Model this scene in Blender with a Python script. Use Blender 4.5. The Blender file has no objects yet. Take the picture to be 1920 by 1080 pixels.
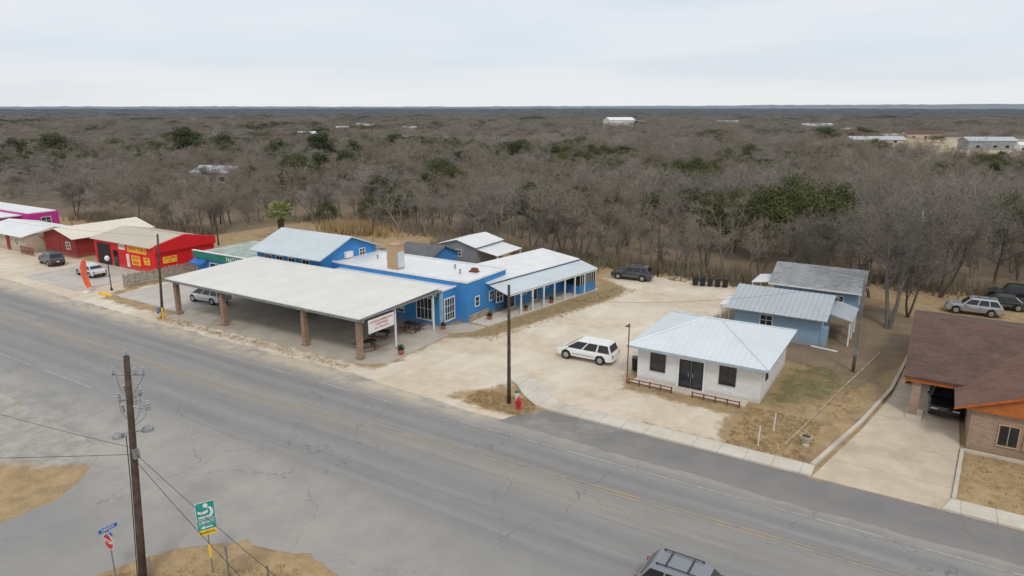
import bpy, bmesh, math, random
import numpy as np
from mathutils import Vector, Matrix, Euler, noise
R = random.Random(7)
COL = bpy.context.collection
rad = math.radians
pi = math.pi

# ---------------------------------------------------------------- node helpers
def nodes(name):
    m = bpy.data.materials.new(name); m.use_nodes = True
    nt = m.node_tree
    return m, nt, nt.nodes['Principled BSDF']
def A(nt, t, **k):
    n = nt.nodes.new(t)
    for a, v in k.items(): setattr(n, a, v)
    return n
def put(nt, sock, v):
    if isinstance(v, bpy.types.NodeSocket): nt.links.new(v, sock)
    elif isinstance(v, (tuple, list)):
        sock.default_value = tuple(v) + ((1,) if len(sock.default_value) == 4 and len(v) == 3 else ())
    else: sock.default_value = v
def mixc(nt, f, a, b, mode='MIX'):
    n = A(nt, 'ShaderNodeMix', data_type='RGBA', blend_type=mode)
    put(nt, n.inputs[0], f); put(nt, n.inputs[6], a); put(nt, n.inputs[7], b)
    return n.outputs[2]
def mt(nt, op, a, b=0.0, c=None, clamp=False):
    n = A(nt, 'ShaderNodeMath', operation=op, use_clamp=clamp)
    put(nt, n.inputs[0], a); put(nt, n.inputs[1], b)
    if c is not None: put(nt, n.inputs[2], c)
    return n.outputs[0]
def ss(nt, v, lo, hi, o0=0.0, o1=1.0):
    n = A(nt, 'ShaderNodeMapRange', interpolation_type='SMOOTHSTEP')
    put(nt, n.inputs[0], v); n.inputs[1].default_value = lo; n.inputs[2].default_value = hi
    n.inputs[3].default_value = o0; n.inputs[4].default_value = o1
    return n.outputs[0]
def nz(nt, vec, scale, detail=5, rough=.6, dist=0.0):
    n = A(nt, 'ShaderNodeTexNoise'); put(nt, n.inputs['Vector'], vec)
    n.inputs['Scale'].default_value = scale; n.inputs['Detail'].default_value = min(detail, 5)
    n.inputs['Roughness'].default_value = rough; n.inputs['Distortion'].default_value = dist
    return n.outputs['Fac']
def oc(nt): return A(nt, 'ShaderNodeTexCoord').outputs['Object']
def scl(nt, v, s):
    n = A(nt, 'ShaderNodeMapping'); put(nt, n.inputs[0], v); n.inputs[3].default_value = s
    return n.outputs[0]
def bmp(nt, b, h, strength, dist=.05):
    n = A(nt, 'ShaderNodeBump'); n.inputs['Strength'].default_value = strength; n.inputs['Distance'].default_value = dist
    put(nt, n.inputs['Height'], h); nt.links.new(n.outputs[0], b.inputs['Normal'])

def M(name, c, var=.25, scale=1.5, rough=.8, metal=0., bump=.2, bs=20, dirt=None):
    m, nt, b = nodes(name); o = oc(nt)
    f = ss(nt, nz(nt, o, scale), .3, .7)
    d = tuple(x * (1 - var) for x in c); l = tuple(min(1, x * (1 + var * .5)) for x in c)
    col = mixc(nt, f, d, l)
    if dirt: col = mixc(nt, ss(nt, nz(nt, o, scale * .35, 8, .7), .5, .75, 0, .6), col, dirt)
    put(nt, b.inputs['Base Color'], col)
    b.inputs['Roughness'].default_value = rough; b.inputs['Metallic'].default_value = metal
    if bump: bmp(nt, b, nz(nt, o, bs, 3), bump, .02)
    return m
def brickM(name, c1, c2, mo, w=.42, h=.14, bump=.5):
    m, nt, b = nodes(name); o = oc(nt)
    s = A(nt, 'ShaderNodeSeparateXYZ'); put(nt, s.inputs[0], o)
    cb = A(nt, 'ShaderNodeCombineXYZ'); put(nt, cb.inputs[0], mt(nt, 'ADD', s.outputs[0], s.outputs[1])); put(nt, cb.inputs[1], s.outputs[2])
    t = A(nt, 'ShaderNodeTexBrick'); put(nt, t.inputs['Vector'], cb.outputs[0])
    put(nt, t.inputs['Color1'], c1); put(nt, t.inputs['Color2'], c2); put(nt, t.inputs['Mortar'], mo)
    t.inputs['Scale'].default_value = 1; t.inputs['Mortar Size'].default_value = .014
    t.inputs['Brick Width'].default_value = w; t.inputs['Row Height'].default_value = h
    col = mixc(nt, ss(nt, nz(nt, o, .8, 6), .35, .75, 0, .35), t.outputs[0], tuple(x * .6 for x in c1))
    low = mt(nt, 'MULTIPLY', ss(nt, s.outputs[2], .0, .5, 1, 0), nz(nt, o, 3, 5))
    col = mixc(nt, mt(nt, 'MULTIPLY', low, .8), col, (.28, .21, .14))
    put(nt, b.inputs['Base Color'], col); b.inputs['Roughness'].default_value = .9
    bmp(nt, b, t.outputs['Fac'], -bump, .01)
    return m
def sidingM(name, c, sp=.2, axis=2, var=.12, rough=.75, strength=.6, metal=0., dirt=(.3, .25, .18)):
    m, nt, b = nodes(name); o = oc(nt)
    s = A(nt, 'ShaderNodeSeparateXYZ'); put(nt, s.inputs[0], o)
    v = s.outputs[2] if axis == 2 else mt(nt, 'ADD', s.outputs[0], s.outputs[1])
    w = mt(nt, 'FRACT', mt(nt, 'DIVIDE', v, sp))
    col = mixc(nt, ss(nt, nz(nt, o, .7, 6), .35, .7), tuple(x * (1 - var) for x in c), c)
    col = mixc(nt, ss(nt, w, .8, .97, 0, .35 if strength > .1 else .05), col, tuple(x * .45 for x in c))
    low = mt(nt, 'MULTIPLY', ss(nt, s.outputs[2], .0, .7, 1, 0), nz(nt, o, 3, 5))
    col = mixc(nt, mt(nt, 'MULTIPLY', low, .7), col, dirt)
    put(nt, b.inputs['Base Color'], col); b.inputs['Roughness'].default_value = rough; b.inputs['Metallic'].default_value = metal
    bmp(nt, b, w, strength, .02)
    return m
def roofM(name, c, stain, rough=.45, metal=.25, amt=.5):
    m, nt, b = nodes(name); o = oc(nt)
    col = mixc(nt, ss(nt, nz(nt, o, .4, 5), .3, .7), tuple(x * .93 for x in c), c)
    n2 = nz(nt, scl(nt, o, (.7, .3, 1)), 1.2, 5, .65)
    col = mixc(nt, ss(nt, n2, .45, .8, 0, amt), col, stain)
    put(nt, b.inputs['Base Color'], col); b.inputs['Roughness'].default_value = rough; b.inputs['Metallic'].default_value = metal
    bmp(nt, b, nz(nt, o, 2.5), .1, .02)
    return m
def shingleM(name, c):
    m, nt, b = nodes(name); o = oc(nt)
    t = A(nt, 'ShaderNodeTexBrick'); put(nt, t.inputs['Vector'], o); t.inputs['Scale'].default_value = 1
    put(nt, t.inputs['Color1'], c); put(nt, t.inputs['Color2'], tuple(x * .68 for x in c)); put(nt, t.inputs['Mortar'], tuple(x * .45 for x in c))
    t.inputs['Brick Width'].default_value = .35; t.inputs['Row Height'].default_value = .18; t.inputs['Mortar Size'].default_value = .012
    col = mixc(nt, ss(nt, nz(nt, o, .5, 7), .35, .75, 0, .4), t.outputs[0], tuple(min(1, x * 1.5) for x in c))
    put(nt, b.inputs['Base Color'], col); b.inputs['Roughness'].default_value = .95
    bmp(nt, b, nz(nt, o, 25), .4, .02)
    return m
def paintM(name, c, metal=.3, rough=.28):
    m, nt, b = nodes(name); o = oc(nt)
    put(nt, b.inputs['Base Color'], mixc(nt, ss(nt, nz(nt, o, 2.2, 6), .45, .8, 0, .25), c, tuple(x * .7 + .05 for x in c)))
    b.inputs['Roughness'].default_value = rough; b.inputs['Metallic'].default_value = metal
    b.inputs['Coat Weight'].default_value = .4
    return m

m_glass = M('window_glass', (.03, .036, .045), .4, .8, .08, 0, 0)
m_carglass = M('car_glass', (.018, .021, .025), .3, 1, .07, 0, 0)
m_white = M('white_paint', (.74, .75, .74), .12, 1.5, .6, 0, .1)
m_brickw = brickM('white_painted_brick', (.8, .8, .79), (.7, .7, .69), (.58, .58, .56), .3, .1, .8)
m_brickb = brickM('brown_brick', (.22, .12, .075), (.33, .21, .14), (.35, .3, .25))
m_brickt = brickM('tan_brick', (.40, .23, .11), (.50, .32, .17), (.48, .41, .32), .3, .1)
m_brickh = brickM('house_brick', (.26, .145, .085), (.36, .23, .15), (.4, .35, .3), .3, .1)
m_blue = sidingM('blue_stucco', (.042, .235, .56), .6, 2, .12, .8, .05)
m_blue2 = sidingM('pale_blue_siding', (.27, .41, .54), .2, 2)
m_bluetrim = M('blue_trim', (.33, .47, .56), .2, 2, .6)
m_red = sidingM('red_siding', (.70, .008, .012), .3, 3, .1, .55, .3)
m_redbarn = sidingM('barn_red_siding', (.27, .028, .025), .3, 3)
m_beige = sidingM('beige_siding', (.52, .42, .33), .4, 3)
m_mag = sidingM('magenta_stucco', (.50, .03, .28), .8, 2, .1, .8, .05)
m_graymet = sidingM('galvanised_siding', (.36, .38, .40), .22, 3, .2, .5, .8, .4)
m_green = M('green_fascia', (.02, .19, .14), .2)
m_teal = M('teal_paint', (.02, .30, .27), .2)
m_yellow = M('yellow_sign', (.85, .55, .02), .1)
m_yellow2 = M('faded_yellow_sign', (.85, .46, .05), .12)
m_orange = M('orange_sign', (.80, .12, .03), .25)
m_redp = M('red_letter', (.55, .02, .02), .1)
m_stop = M('stop_red', (.5, .02, .03), .15, 3, .5)
m_black = M('black_plastic', (.018, .018, .02), .3, 2, .45)
m_dark = M('dark_interior', (.02, .018, .016), .3)
m_steel = M('grey_steel', (.3, .31, .32), .3, 3, .45, .5)
m_porc = M('porcelain', (.36, .37, .39), .2, 3, .3)
m_rust = M('rusty_red_steel', (.2, .065, .035), .4, 5, .8)
m_wood = M('weathered_pole_wood', (.085, .06, .045), .45, 3, .9, 0, .5, 30)
m_fence = M('grey_picket_wood', (.34, .30, .245), .4, 3, .9, 0, .5)
m_pot_soil = M('planter_soil', (.09, .06, .04), .4, 3, .9, 0, .5)
m_rwhite = roofM('white_metal_roof', (.80, .81, .81), (.58, .56, .52), amt=.3)
m_rcanopy = roofM('aged_canopy_roof', (.72, .71, .675), (.56, .54, .49), .6, .0, .4)
m_rgalv = roofM('galvanised_roof', (.46, .50, .53), (.36, .38, .39), .4, .3)
m_rblue = roofM('pale_blue_metal_roof', (.60, .66, .69), (.48, .52, .55), .4, .2)
m_rwh = roofM('white_hip_roof', (.69, .74, .775), (.58, .62, .64), .4, .2, .25)
m_rtan = roofM('tan_metal_roof', (.55, .50, .41), (.42, .37, .30), .6, 0, .35)
m_rcream = roofM('cream_metal_roof', (.72, .67, .56), (.55, .5, .40), .6, 0, .35)
m_shgray = shingleM('gray_shingles', (.29, .30, .31))
m_shdark = shingleM('dark_shingles', (.14, .145, .155))
m_shbrown = shingleM('brown_shingles', (.125, .075, .058))
m_rustside = M('rust_orange_siding', (.42, .125, .03), .2)
m_tyre = M('tyre_rubber', (.02, .02, .02), .3, 3, .9)
m_rim = M('alloy_rim', (.45, .46, .47), .2, 3, .35, .7)
m_lamp = M('headlight_lens', (.65, .66, .66), .1, 3, .15)
m_tail = M('taillight_lens', (.30, .01, .01), .2, 3, .2)
m_plate = M('licence_plate', (.7, .7, .68), .1)
m_hyd = M('hydrant_red', (.5, .02, .025), .25, 5, .45)
m_bluesign = M('blue_sign', (.02, .12, .5), .1)
m_terra = M('terracotta', (.35, .13, .06), .3)
m_plant = M('pot_plant_leaf', (.05, .10, .03), .4, 5)
m_stone = M('limestone', (.40, .33, .24), .4, 3, .9, 0, .5)

def concM(name, c, joints=None, stain=(.2, .17, .14), amt=.6):
    m, nt, b = nodes(name); o = oc(nt)
    col = mixc(nt, ss(nt, nz(nt, o, .6, 8, .7), .3, .72), tuple(x * .8 for x in c), c)
    col = mixc(nt, ss(nt, nz(nt, o, .22, 6, .65), .5, .72, 0, amt), col, stain)
    col = mixc(nt, ss(nt, nz(nt, o, 6, 8, .8), .45, .8, 0, .22), col, (.3, .25, .19))
    if joints:
        s = A(nt, 'ShaderNodeSeparateXYZ'); put(nt, s.inputs[0], o)
        for k in (0, 1):
            if joints[k]:
                f = mt(nt, 'ABSOLUTE', mt(nt, 'SUBTRACT', mt(nt, 'FRACT', mt(nt, 'DIVIDE', s.outputs[k], joints[k])), .5))
                col = mixc(nt, ss(nt, f, .5 - .03 / joints[k] * 1.2, .5, 0, .6), col, (.18, .155, .12))
    put(nt, b.inputs['Base Color'], col); b.inputs['Roughness'].default_value = .9
    bmp(nt, b, nz(nt, o, 14, 8), .25, .02)
    return m
m_conc = concM('forecourt_concrete', (.50, .455, .385), (4.2, 3.6), (.25, .19, .15), .75)
m_walk = concM('sidewalk_concrete', (.62, .575, .49), (1.5, 0), (.40, .34, .27), .35)
m_drive = concM('driveway_concrete', (.58, .49, .375), (0, 4.0), (.34, .26, .18), .65)
m_kerb = concM('kerb_concrete', (.56, .51, .42), None, (.3, .26, .2), .4)
m_lot = concM('lot_concrete', (.54, .50, .45), (3.5, 3.5), (.38, .33, .27), .6)

# ---------------------------------------------------------------- mesh builder
class MB:
    def __init__(s): s.v = []; s.f = []
    def face(s, pts):
        i = len(s.v); s.v += [tuple(p) for p in pts]; s.f.append(tuple(range(i, i + len(pts))))
    def box(s, x0, x1, y0, y1, z0, z1):
        i = len(s.v)
        s.v += [(x0, y0, z0), (x1, y0, z0), (x1, y1, z0), (x0, y1, z0), (x0, y0, z1), (x1, y0, z1), (x1, y1, z1), (x0, y1, z1)]
        s.f += [(i, i+3, i+2, i+1), (i+4, i+5, i+6, i+7), (i, i+1, i+5, i+4), (i+1, i+2, i+6, i+5), (i+2, i+3, i+7, i+6), (i+3, i, i+4, i+7)]
        return s
    def loft(s, *rings):
        n = len(rings[0]); i = len(s.v)
        for r in rings: s.v += [tuple(p) for p in r]
        for q in range(len(rings) - 1):
            for k in range(n):
                l = (k + 1) % n; s.f.append((i + q*n + k, i + q*n + l, i + q*n + n + l, i + q*n + n + k))
        s.f.append(tuple(range(i + n - 1, i - 1, -1))); e = i + (len(rings) - 1) * n; s.f.append(tuple(range(e, e + n)))
        return s
    def prism(s, poly, axis, a0, a1):
        if axis == 'y': P = lambda a: [(p[0], a, p[1]) for p in poly]
        elif axis == 'x': P = lambda a: [(a, p[0], p[1]) for p in poly]
        else: P = lambda a: [(p[0], p[1], a) for p in poly]
        return s.loft(P(a0), P(a1))
    def tube(s, pts, rr, n=6, cap=True):
        pts = [Vector(p) for p in pts]; i0 = len(s.v)
        for k, p in enumerate(pts):
            d = (pts[min(k + 1, len(pts) - 1)] - pts[max(k - 1, 0)]).normalized()
            u = d.cross(Vector((0, 0, 1)) if abs(d.z) < .9 else Vector((1, 0, 0))).normalized(); w = d.cross(u)
            r = rr[k] if isinstance(rr, (list, tuple)) else rr
            for j in range(n):
                a = 2 * pi * j / n; q = p + u * (r * math.cos(a)) + w * (r * math.sin(a)); s.v.append((q.x, q.y, q.z))
        for k in range(len(pts) - 1):
            for j in range(n):
                l = (j + 1) % n; s.f.append((i0 + k*n + j, i0 + k*n + l, i0 + (k+1)*n + l, i0 + (k+1)*n + j))
        if cap:
            s.f.append(tuple(range(i0 + n - 1, i0 - 1, -1))); e = i0 + (len(pts) - 1) * n; s.f.append(tuple(range(e, e + n)))
        return s
    def mesh(s, name, mat, off=(0, 0, 0), smooth=False):
        me = bpy.data.meshes.new(name)
        v = np.array(s.v, dtype=float).reshape(-1, 3) - np.array(off)
        me.from_pydata(v.tolist(), [], s.f); me.materials.append(mat)
        if smooth: me.polygons.foreach_set('use_smooth', [True] * len(me.polygons))
        me.update(); return me
def bx(*a): return MB().box(*a)

class Thing:
    def __init__(s, name, label, cat, loc=(0, 0, 0), rot=0, world=False, group=None):
        s.o = bpy.data.objects.new(name, None); s.o.empty_display_size = .3
        COL.objects.link(s.o); s.o.location = loc; s.o.rotation_euler = (0, 0, rot)
        s.o['label'] = label; s.o['category'] = cat
        if group: s.o['group'] = group
        s.off = loc if world else (0, 0, 0)
    def part(s, name, mb, mat, parent=None, smooth=False, bevel=0, label=None, seg=2):
        me = mb.mesh(name, mat, s.off, smooth)
        o = bpy.data.objects.new(name, me); COL.objects.link(o); o.parent = parent or s.o
        if bevel:
            b = o.modifiers.new('bevel', 'BEVEL'); b.width = bevel; b.segments = seg; b.limit_method = 'ANGLE'; b.angle_limit = rad(28)
        if label: o['label'] = label
        return o
    def text(s, txt, size, loc, rot, mat, parent=None, sx=1.0, name='lettering'):
        cu = bpy.data.curves.new('t', 'FONT'); cu.body = txt; cu.size = size; cu.extrude = .004; cu.align_x = 'CENTER'; cu.align_y = 'CENTER'
        cu.offset = size * .015; cu.resolution_u = 3
        t = bpy.data.objects.new('t', cu); COL.objects.link(t)
        dg = bpy.context.evaluated_depsgraph_get(); me = bpy.data.meshes.new_from_object(t.evaluated_get(dg))
        bpy.data.objects.remove(t)
        l = Vector(loc) - Vector(s.off)
        me.transform(Matrix.Translation(l) @ Euler([rad(a) for a in rot]).to_matrix().to_4x4() @ Matrix.Diagonal((sx, 1, 1, 1)))
        me.materials.clear(); me.materials.append(mat)
        o = bpy.data.objects.new(name, me); COL.objects.link(o); o.parent = parent or s.o
        return o
def clone(root, loc, rot=None, scale=None, label=None):
    def cp(o, par):
        c = o.copy(); COL.objects.link(c)
        if par: c.parent = par
        for ch in o.children: cp(ch, c)
        return c
    c = cp(root, None); c.location = loc
    if rot is not None: c.rotation_euler = (0, 0, rot)
    if scale is not None: c.scale = scale
    if label: c['label'] = label
    return c
def structure(name, me):
    o = bpy.data.objects.new(name, me); COL.objects.link(o); o['kind'] = 'structure'; return o

def roofplane(mb, pts, thick=.07, rib=.45, rh=.035, rw=.05):
    P = [Vector(p) for p in pts]
    e = (P[1] - P[0]); n = e.cross(P[2] - P[1]).normalized()
    if n.z < 0: n = -n
    ev = e.normalized(); up = n.cross(ev).normalized()
    if up.dot(P[2] - P[1]) < 0: up = -up
    mb.loft([tuple(p - n * thick) for p in P], [tuple(p) for p in P])
    if not rib: return
    Q = [((p - P[0]).dot(ev), (p - P[0]).dot(up)) for p in P]
    lo = min(q[0] for q in Q); hi = max(q[0] for q in Q); x = lo + rib * .5
    while x < hi:
        ys = []
        for k in range(len(Q)):
            a, b = Q[k], Q[(k + 1) % len(Q)]
            if (a[0] - x) * (b[0] - x) < 0: ys.append(a[1] + (b[1] - a[1]) * (x - a[0]) / (b[0] - a[0]))
        if len(ys) >= 2:
            y0, y1 = min(ys), max(ys)
            if y1 - y0 > .1:
                w = rw / 2
                def at(xx, yy, h): return tuple(P[0] + ev * xx + up * yy + n * h)
                mb.loft([at(x - w, y0 + .01, -.01), at(x + w, y0 + .01, -.01), at(x + w, y1 - .01, -.01), at(x - w, y1 - .01, -.01)],
                        [at(x - w * .5, y0 + .01, rh), at(x + w * .5, y0 + .01, rh), at(x + w * .5, y1 - .01, rh), at(x - w * .5, y1 - .01, rh)])
        x += rib

def window(T, face, c, w, h, frame=m_white, pane=m_glass, bars=(1, 1), name='window', fw=.07):
    x, y, z = c; f = MB(); p = MB()
    def b_(mb, a0, a1, z0, z1, d0, d1):
        if face == '-y': mb.box(x + a0, x + a1, y - d1, y - d0, z + z0, z + z1)
        else: mb.box(x + d0, x + d1, y + a0, y + a1, z + z0, z + z1)
    W, H_ = w / 2, h / 2
    b_(f, -W, W, H_ - fw, H_, .003, .06); b_(f, -W, W, -H_, -H_ + fw, .003, .08)
    b_(f, -W, -W + fw, -H_ + fw, H_ - fw, .003, .06); b_(f, W - fw, W, -H_ + fw, H_ - fw, .003, .06)
    for i in range(1, bars[0] + 1):
        a = -W + fw + (w - 2 * fw) * i / (bars[0] + 1); b_(f, a - .02, a + .02, -H_ + fw, H_ - fw, .022, .05)
    for i in range(1, bars[1] + 1):
        a = -H_ + fw + (h - 2 * fw) * i / (bars[1] + 1); b_(f, -W + fw, W - fw, a - .02, a + .02, .022, .047)
    b_(p, -W + fw, W - fw, -H_ + fw, H_ - fw, .003, .02)
    o = T.part(name, f, frame); T.part('pane', p, pane, o)
    return o

# ---------------------------------------------------------------- world, sun, camera
w = bpy.data.worlds.new('World'); bpy.context.scene.world = w; w.use_nodes = True
nt = w.node_tree; bg = nt.nodes['Background']
sky = A(nt, 'ShaderNodeTexSky', sky_type='NISHITA', sun_disc=False); sky.sun_elevation = rad(46); sky.sun_rotation = rad(140)
tc = A(nt, 'ShaderNodeTexCoord').outputs['Generated']
sp = A(nt, 'ShaderNodeSeparateXYZ'); put(nt, sp.inputs[0], tc)
el = sp.outputs[2]
cl = mixc(nt, ss(nt, el, .0, .08), (8.5, 8.6, 8.75), (7.3, 8.0, 8.8))
cl = mixc(nt, ss(nt, el, .07, .26), cl, (8.2, 8.45, 8.9))
cn = nz(nt, scl(nt, tc, (1.3, 1.3, 7)), 1.6, 5, .55)
cl = mixc(nt, ss(nt, cn, .35, .7, 0, .55), cl, (8.8, 8.85, 9.0))
cn2 = nz(nt, scl(nt, tc, (.8, .8, 9)), 2.2, 4, .5)
cl = mixc(nt, ss(nt, cn2, .48, .72, 0, .6), cl, (6.7, 7.4, 8.2))
put(nt, bg.inputs[0], mixc(nt, .94, sky.outputs[0], cl)); bg.inputs[1].default_value = .1
sun = bpy.data.lights.new('sun', 'SUN'); sun.energy = 1.3; sun.angle = rad(12); sun.color = (1, .94, .86)
so = bpy.data.objects.new('sun', sun); COL.objects.link(so)
so.rotation_euler = Vector((-.45, .53, -.80)).to_track_quat('-Z', 'Y').to_euler()
cam = bpy.data.cameras.new('camera'); co = bpy.data.objects.new('camera', cam); COL.objects.link(co)
co.location = (0, 0, 19.5); co.rotation_euler = (rad(90 - 14.66), 0, rad(31.6)); cam.lens = 24.375; cam.clip_end = 40000; cam.clip_start = .5
bpy.context.scene.camera = co
bpy.context.scene.view_settings.view_transform = 'Standard'

# ---------------------------------------------------------------- ground
def grow_axis(lo, hi, st, far, g=1.12):
    mid = list(np.arange(lo, hi + 1e-6, st)); a = []; d = st; x = hi
    while x < far: d *= g; x += d; a.append(x)
    b = []; d = st; x = lo
    while x > -far: d *= g; x -= d; b.append(x)
    return np.array(b[::-1] + mid + a)
gx = grow_axis(-132, 26, .5, 12000); gy = grow_axis(4, 100, .5, 12000)
GX, GY = np.meshgrid(gx, gy); px = GX.ravel(); py = GY.ravel()
def sdf(poly, lim=6):
    P = np.array(poly, float); best = np.full(px.shape, 1e9); ins = np.zeros(px.shape, bool)
    for k in range(len(P)):
        a, b = P[k], P[(k + 1) % len(P)]; d = b - a
        t = np.clip(((px - a[0]) * d[0] + (py - a[1]) * d[1]) / (d @ d), 0, 1)
        best = np.minimum(best, np.hypot(px - a[0] - t * d[0], py - a[1] - t * d[1]))
        c = ((a[1] > py) != (b[1] > py)); xx = a[0] + (py - a[1]) / (b[1] - a[1] + 1e-12) * d[0]; ins ^= c & (px < xx)
    return np.clip(np.where(ins, best, -best), -lim, lim)
gravel = np.maximum.reduce([
    sdf([(-35.0, 33), (-34.8, 46), (-31.9, 48.5), (-29.9, 57), (-27.6, 66), (-28.5, 70), (-32, 73), (-32, 77), (-17.5, 77), (-16.6, 66), (-17.8, 56), (-18.2, 46.5), (-17.6, 43.6), (-10, 42.8), (-9.5, 39), (-20, 38.5), (-23.8, 41.2), (-27, 36.5), (-26, 33)]),
    sdf([(-130, 33), (-130, 38), (-63, 37.2), (-35, 37.3), (-20, 35.2), (-20, 33)]) - .2,
    sdf([(-128, 37), (-128, 44), (-92, 46.5), (-80, 47), (-76.5, 47), (-76.5, 42), (-74, 38), (-74, 36)]),
    sdf([(-72.5, 38.6), (-74.5, 42), (-74.5, 49), (-60, 49), (-60, 39.2)])])
grayg = sdf([(-130, 21), (-52, 20), (-38, 19), (-38.5, 17.6), (-41.5, 15.7), (-50, 12.5), (-130, 9)])
lawn = np.maximum(sdf([(-8.0, 46.4), (-8.0, 53.8), (-5.8, 55.4), (-3.9, 52.2), (-5.6, 47.8)]), sdf([(-17, 55.5), (-14, 59), (-9, 58), (-9, 55.5)]) - 1.2)
stripg = sdf([(-35.0, 46.5), (-33, 52), (-30.4, 68), (-32, 72), (-28, 70), (-27.8, 66), (-30, 57), (-32, 48.5), (-34.6, 46)])
litter = np.maximum(sdf([(-7.5, 55), (-4.3, 52), (-2.0, 54), (-.4, 62), (5, 64), (5, 70), (-3, 76), (-12, 78), (-16.5, 70), (-15, 57)]),
                    sdf([(-400, 66), (-96, 64), (-94, 84), (-66, 86), (-60, 79), (-32, 80), (-16, 79), (2, 92), (30, 96), (400, 110), (3000, 5000), (-6000, 3000)]))
field = np.maximum.reduce([sdf([(-45, 250), (20, 235), (110, 260), (120, 520), (10, 560), (-60, 470), (-50, 330)], 30), sdf([(-190, 110), (-150, 100), (-145, 112), (-180, 124)], 30) - 3, sdf([(-340, 320), (-280, 300), (-260, 350), (-330, 380)], 30)])
nx, ny = len(gx), len(gy)
idx = np.arange(nx * ny).reshape(ny, nx)
F = np.stack([idx[:-1, :-1], idx[:-1, 1:], idx[1:, 1:], idx[1:, :-1]], -1).reshape(-1, 4)
me = bpy.data.meshes.new('ground')
me.vertices.add(nx * ny); me.vertices.foreach_set('co', np.stack([px, py, np.zeros_like(px)], 1).astype('f').ravel())
me.loops.add(F.size); me.loops.foreach_set('vertex_index', F.ravel().astype('i'))
me.polygons.add(len(F)); me.polygons.foreach_set('loop_start', np.arange(0, F.size, 4, dtype='i'))
me.update(calc_edges=True)
for nm, ar in (('gravel', gravel), ('grayg', grayg), ('lawn', lawn), ('litter', litter), ('field', field), ('stripg', stripg)):
    at = me.attributes.new(nm, 'FLOAT', 'POINT'); at.data.foreach_set('value', ar.astype('f'))
m, nt, b = nodes('ground_soil'); o = oc(nt)
n1 = nz(nt, o, .12, 5, .65); n2 = nz(nt, o, .9, 5, .7); n3 = nz(nt, o, 7, 5, .75); n4 = nz(nt, o, .35, 5, .7)
wob = mt(nt, 'SUBTRACT', mt(nt, 'ADD', mt(nt, 'MULTIPLY', n2, .6), mt(nt, 'MULTIPLY', n4, .4)), .5)
def att(n): return A(nt, 'ShaderNodeAttribute', attribute_name=n).outputs['Fac']
def edge(n, k=2.6, s=.45): return ss(nt, mt(nt, 'ADD', att(n), mt(nt, 'MULTIPLY', wob, k * 2)), -s, s)
col = mixc(nt, ss(nt, n2, .3, .7), (.235, .16, .082), (.40, .285, .145))
col = mixc(nt, ss(nt, n3, .35, .7, 0, .5), col, (.45, .335, .19))
col = mixc(nt, ss(nt, n4, .5, .7, 0, .55), col, (.16, .115, .065))
lit = mixc(nt, ss(nt, n3, .3, .7), (.12, .085, .055), (.27, .20, .13))
lit = mixc(nt, ss(nt, n4, .45, .7, 0, .5), lit, (.30, .23, .14))
col = mixc(nt, edge('litter'), col, lit)
grn = mixc(nt, ss(nt, n3, .3, .7), (.05, .075, .018), (.17, .155, .055))
col = mixc(nt, mt(nt, 'MULTIPLY', mt(nt, 'MULTIPLY', edge('lawn', 4.0, .8), .85), ss(nt, n2, .32, .6, .35, 1)), col, grn)
gg = mixc(nt, ss(nt, n2, .3, .75), (.27, .25, .225), (.42, .40, .355))
gg = mixc(nt, ss(nt, n3, .45, .75, 0, .4), gg, (.50, .47, .42))
col = mixc(nt, edge('grayg', 1.6), col, gg)
sx = A(nt, 'ShaderNodeSeparateXYZ'); put(nt, sx.inputs[0], o)
gr = mixc(nt, ss(nt, n2, .25, .75), (.51, .42, .305), (.63, .54, .42))
gr = mixc(nt, ss(nt, n3, .45, .75, 0, .35), gr, (.72, .65, .54))
gr = mixc(nt, ss(nt, n4, .5, .72, 0, .5), gr, (.43, .335, .225))
gr = mixc(nt, ss(nt, n1, .42, .6, 0, .65), gr, (.67, .61, .51))
tv = mt(nt, 'ADD', mt(nt, 'ADD', mt(nt, 'MULTIPLY', sx.outputs[0], .93), mt(nt, 'MULTIPLY', sx.outputs[1], -.16)), mt(nt, 'MULTIPLY', nz(nt, o, .035, 1, .4), 16))
tr_ = mt(nt, 'ABSOLUTE', mt(nt, 'SUBTRACT', mt(nt, 'FRACT', mt(nt, 'DIVIDE', tv, 2.3)), .5))
trk = mt(nt, 'MULTIPLY', mt(nt, 'MULTIPLY', ss(nt, tr_, .0, .3, 1, 0), ss(nt, nz(nt, o, .12, 4), .4, .62)), ss(nt, n2, .25, .6, .4, 1))
gr = mixc(nt, mt(nt, 'MULTIPLY', trk, .5), gr, (.73, .67, .57))
col = mixc(nt, edge('gravel', 2.1), col, gr)
col = mixc(nt, mt(nt, 'MULTIPLY', edge('stripg', 1.4, .4), .8), col, mixc(nt, ss(nt, n3, .3, .7), (.19, .14, .075), (.36, .28, .15)))
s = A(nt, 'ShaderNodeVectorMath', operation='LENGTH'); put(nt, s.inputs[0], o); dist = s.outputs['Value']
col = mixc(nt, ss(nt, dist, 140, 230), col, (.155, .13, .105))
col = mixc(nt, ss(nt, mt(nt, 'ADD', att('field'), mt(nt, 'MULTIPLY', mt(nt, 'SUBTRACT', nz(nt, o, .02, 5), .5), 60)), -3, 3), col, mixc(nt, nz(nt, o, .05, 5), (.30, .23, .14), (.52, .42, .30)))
col = mixc(nt, ss(nt, dist, 800, 3600, 0, .9), col, (.17, .205, .25))  # aerial haze painted in: ground turns blue-grey with distance from the origin
put(nt, b.inputs['Base Color'], col); b.inputs['Roughness'].default_value = .95
bmp(nt, b, mt(nt, 'ADD', mt(nt, 'MULTIPLY', n3, .5), n2), .6, .08)
me.materials.append(m); structure('ground', me)

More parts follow.
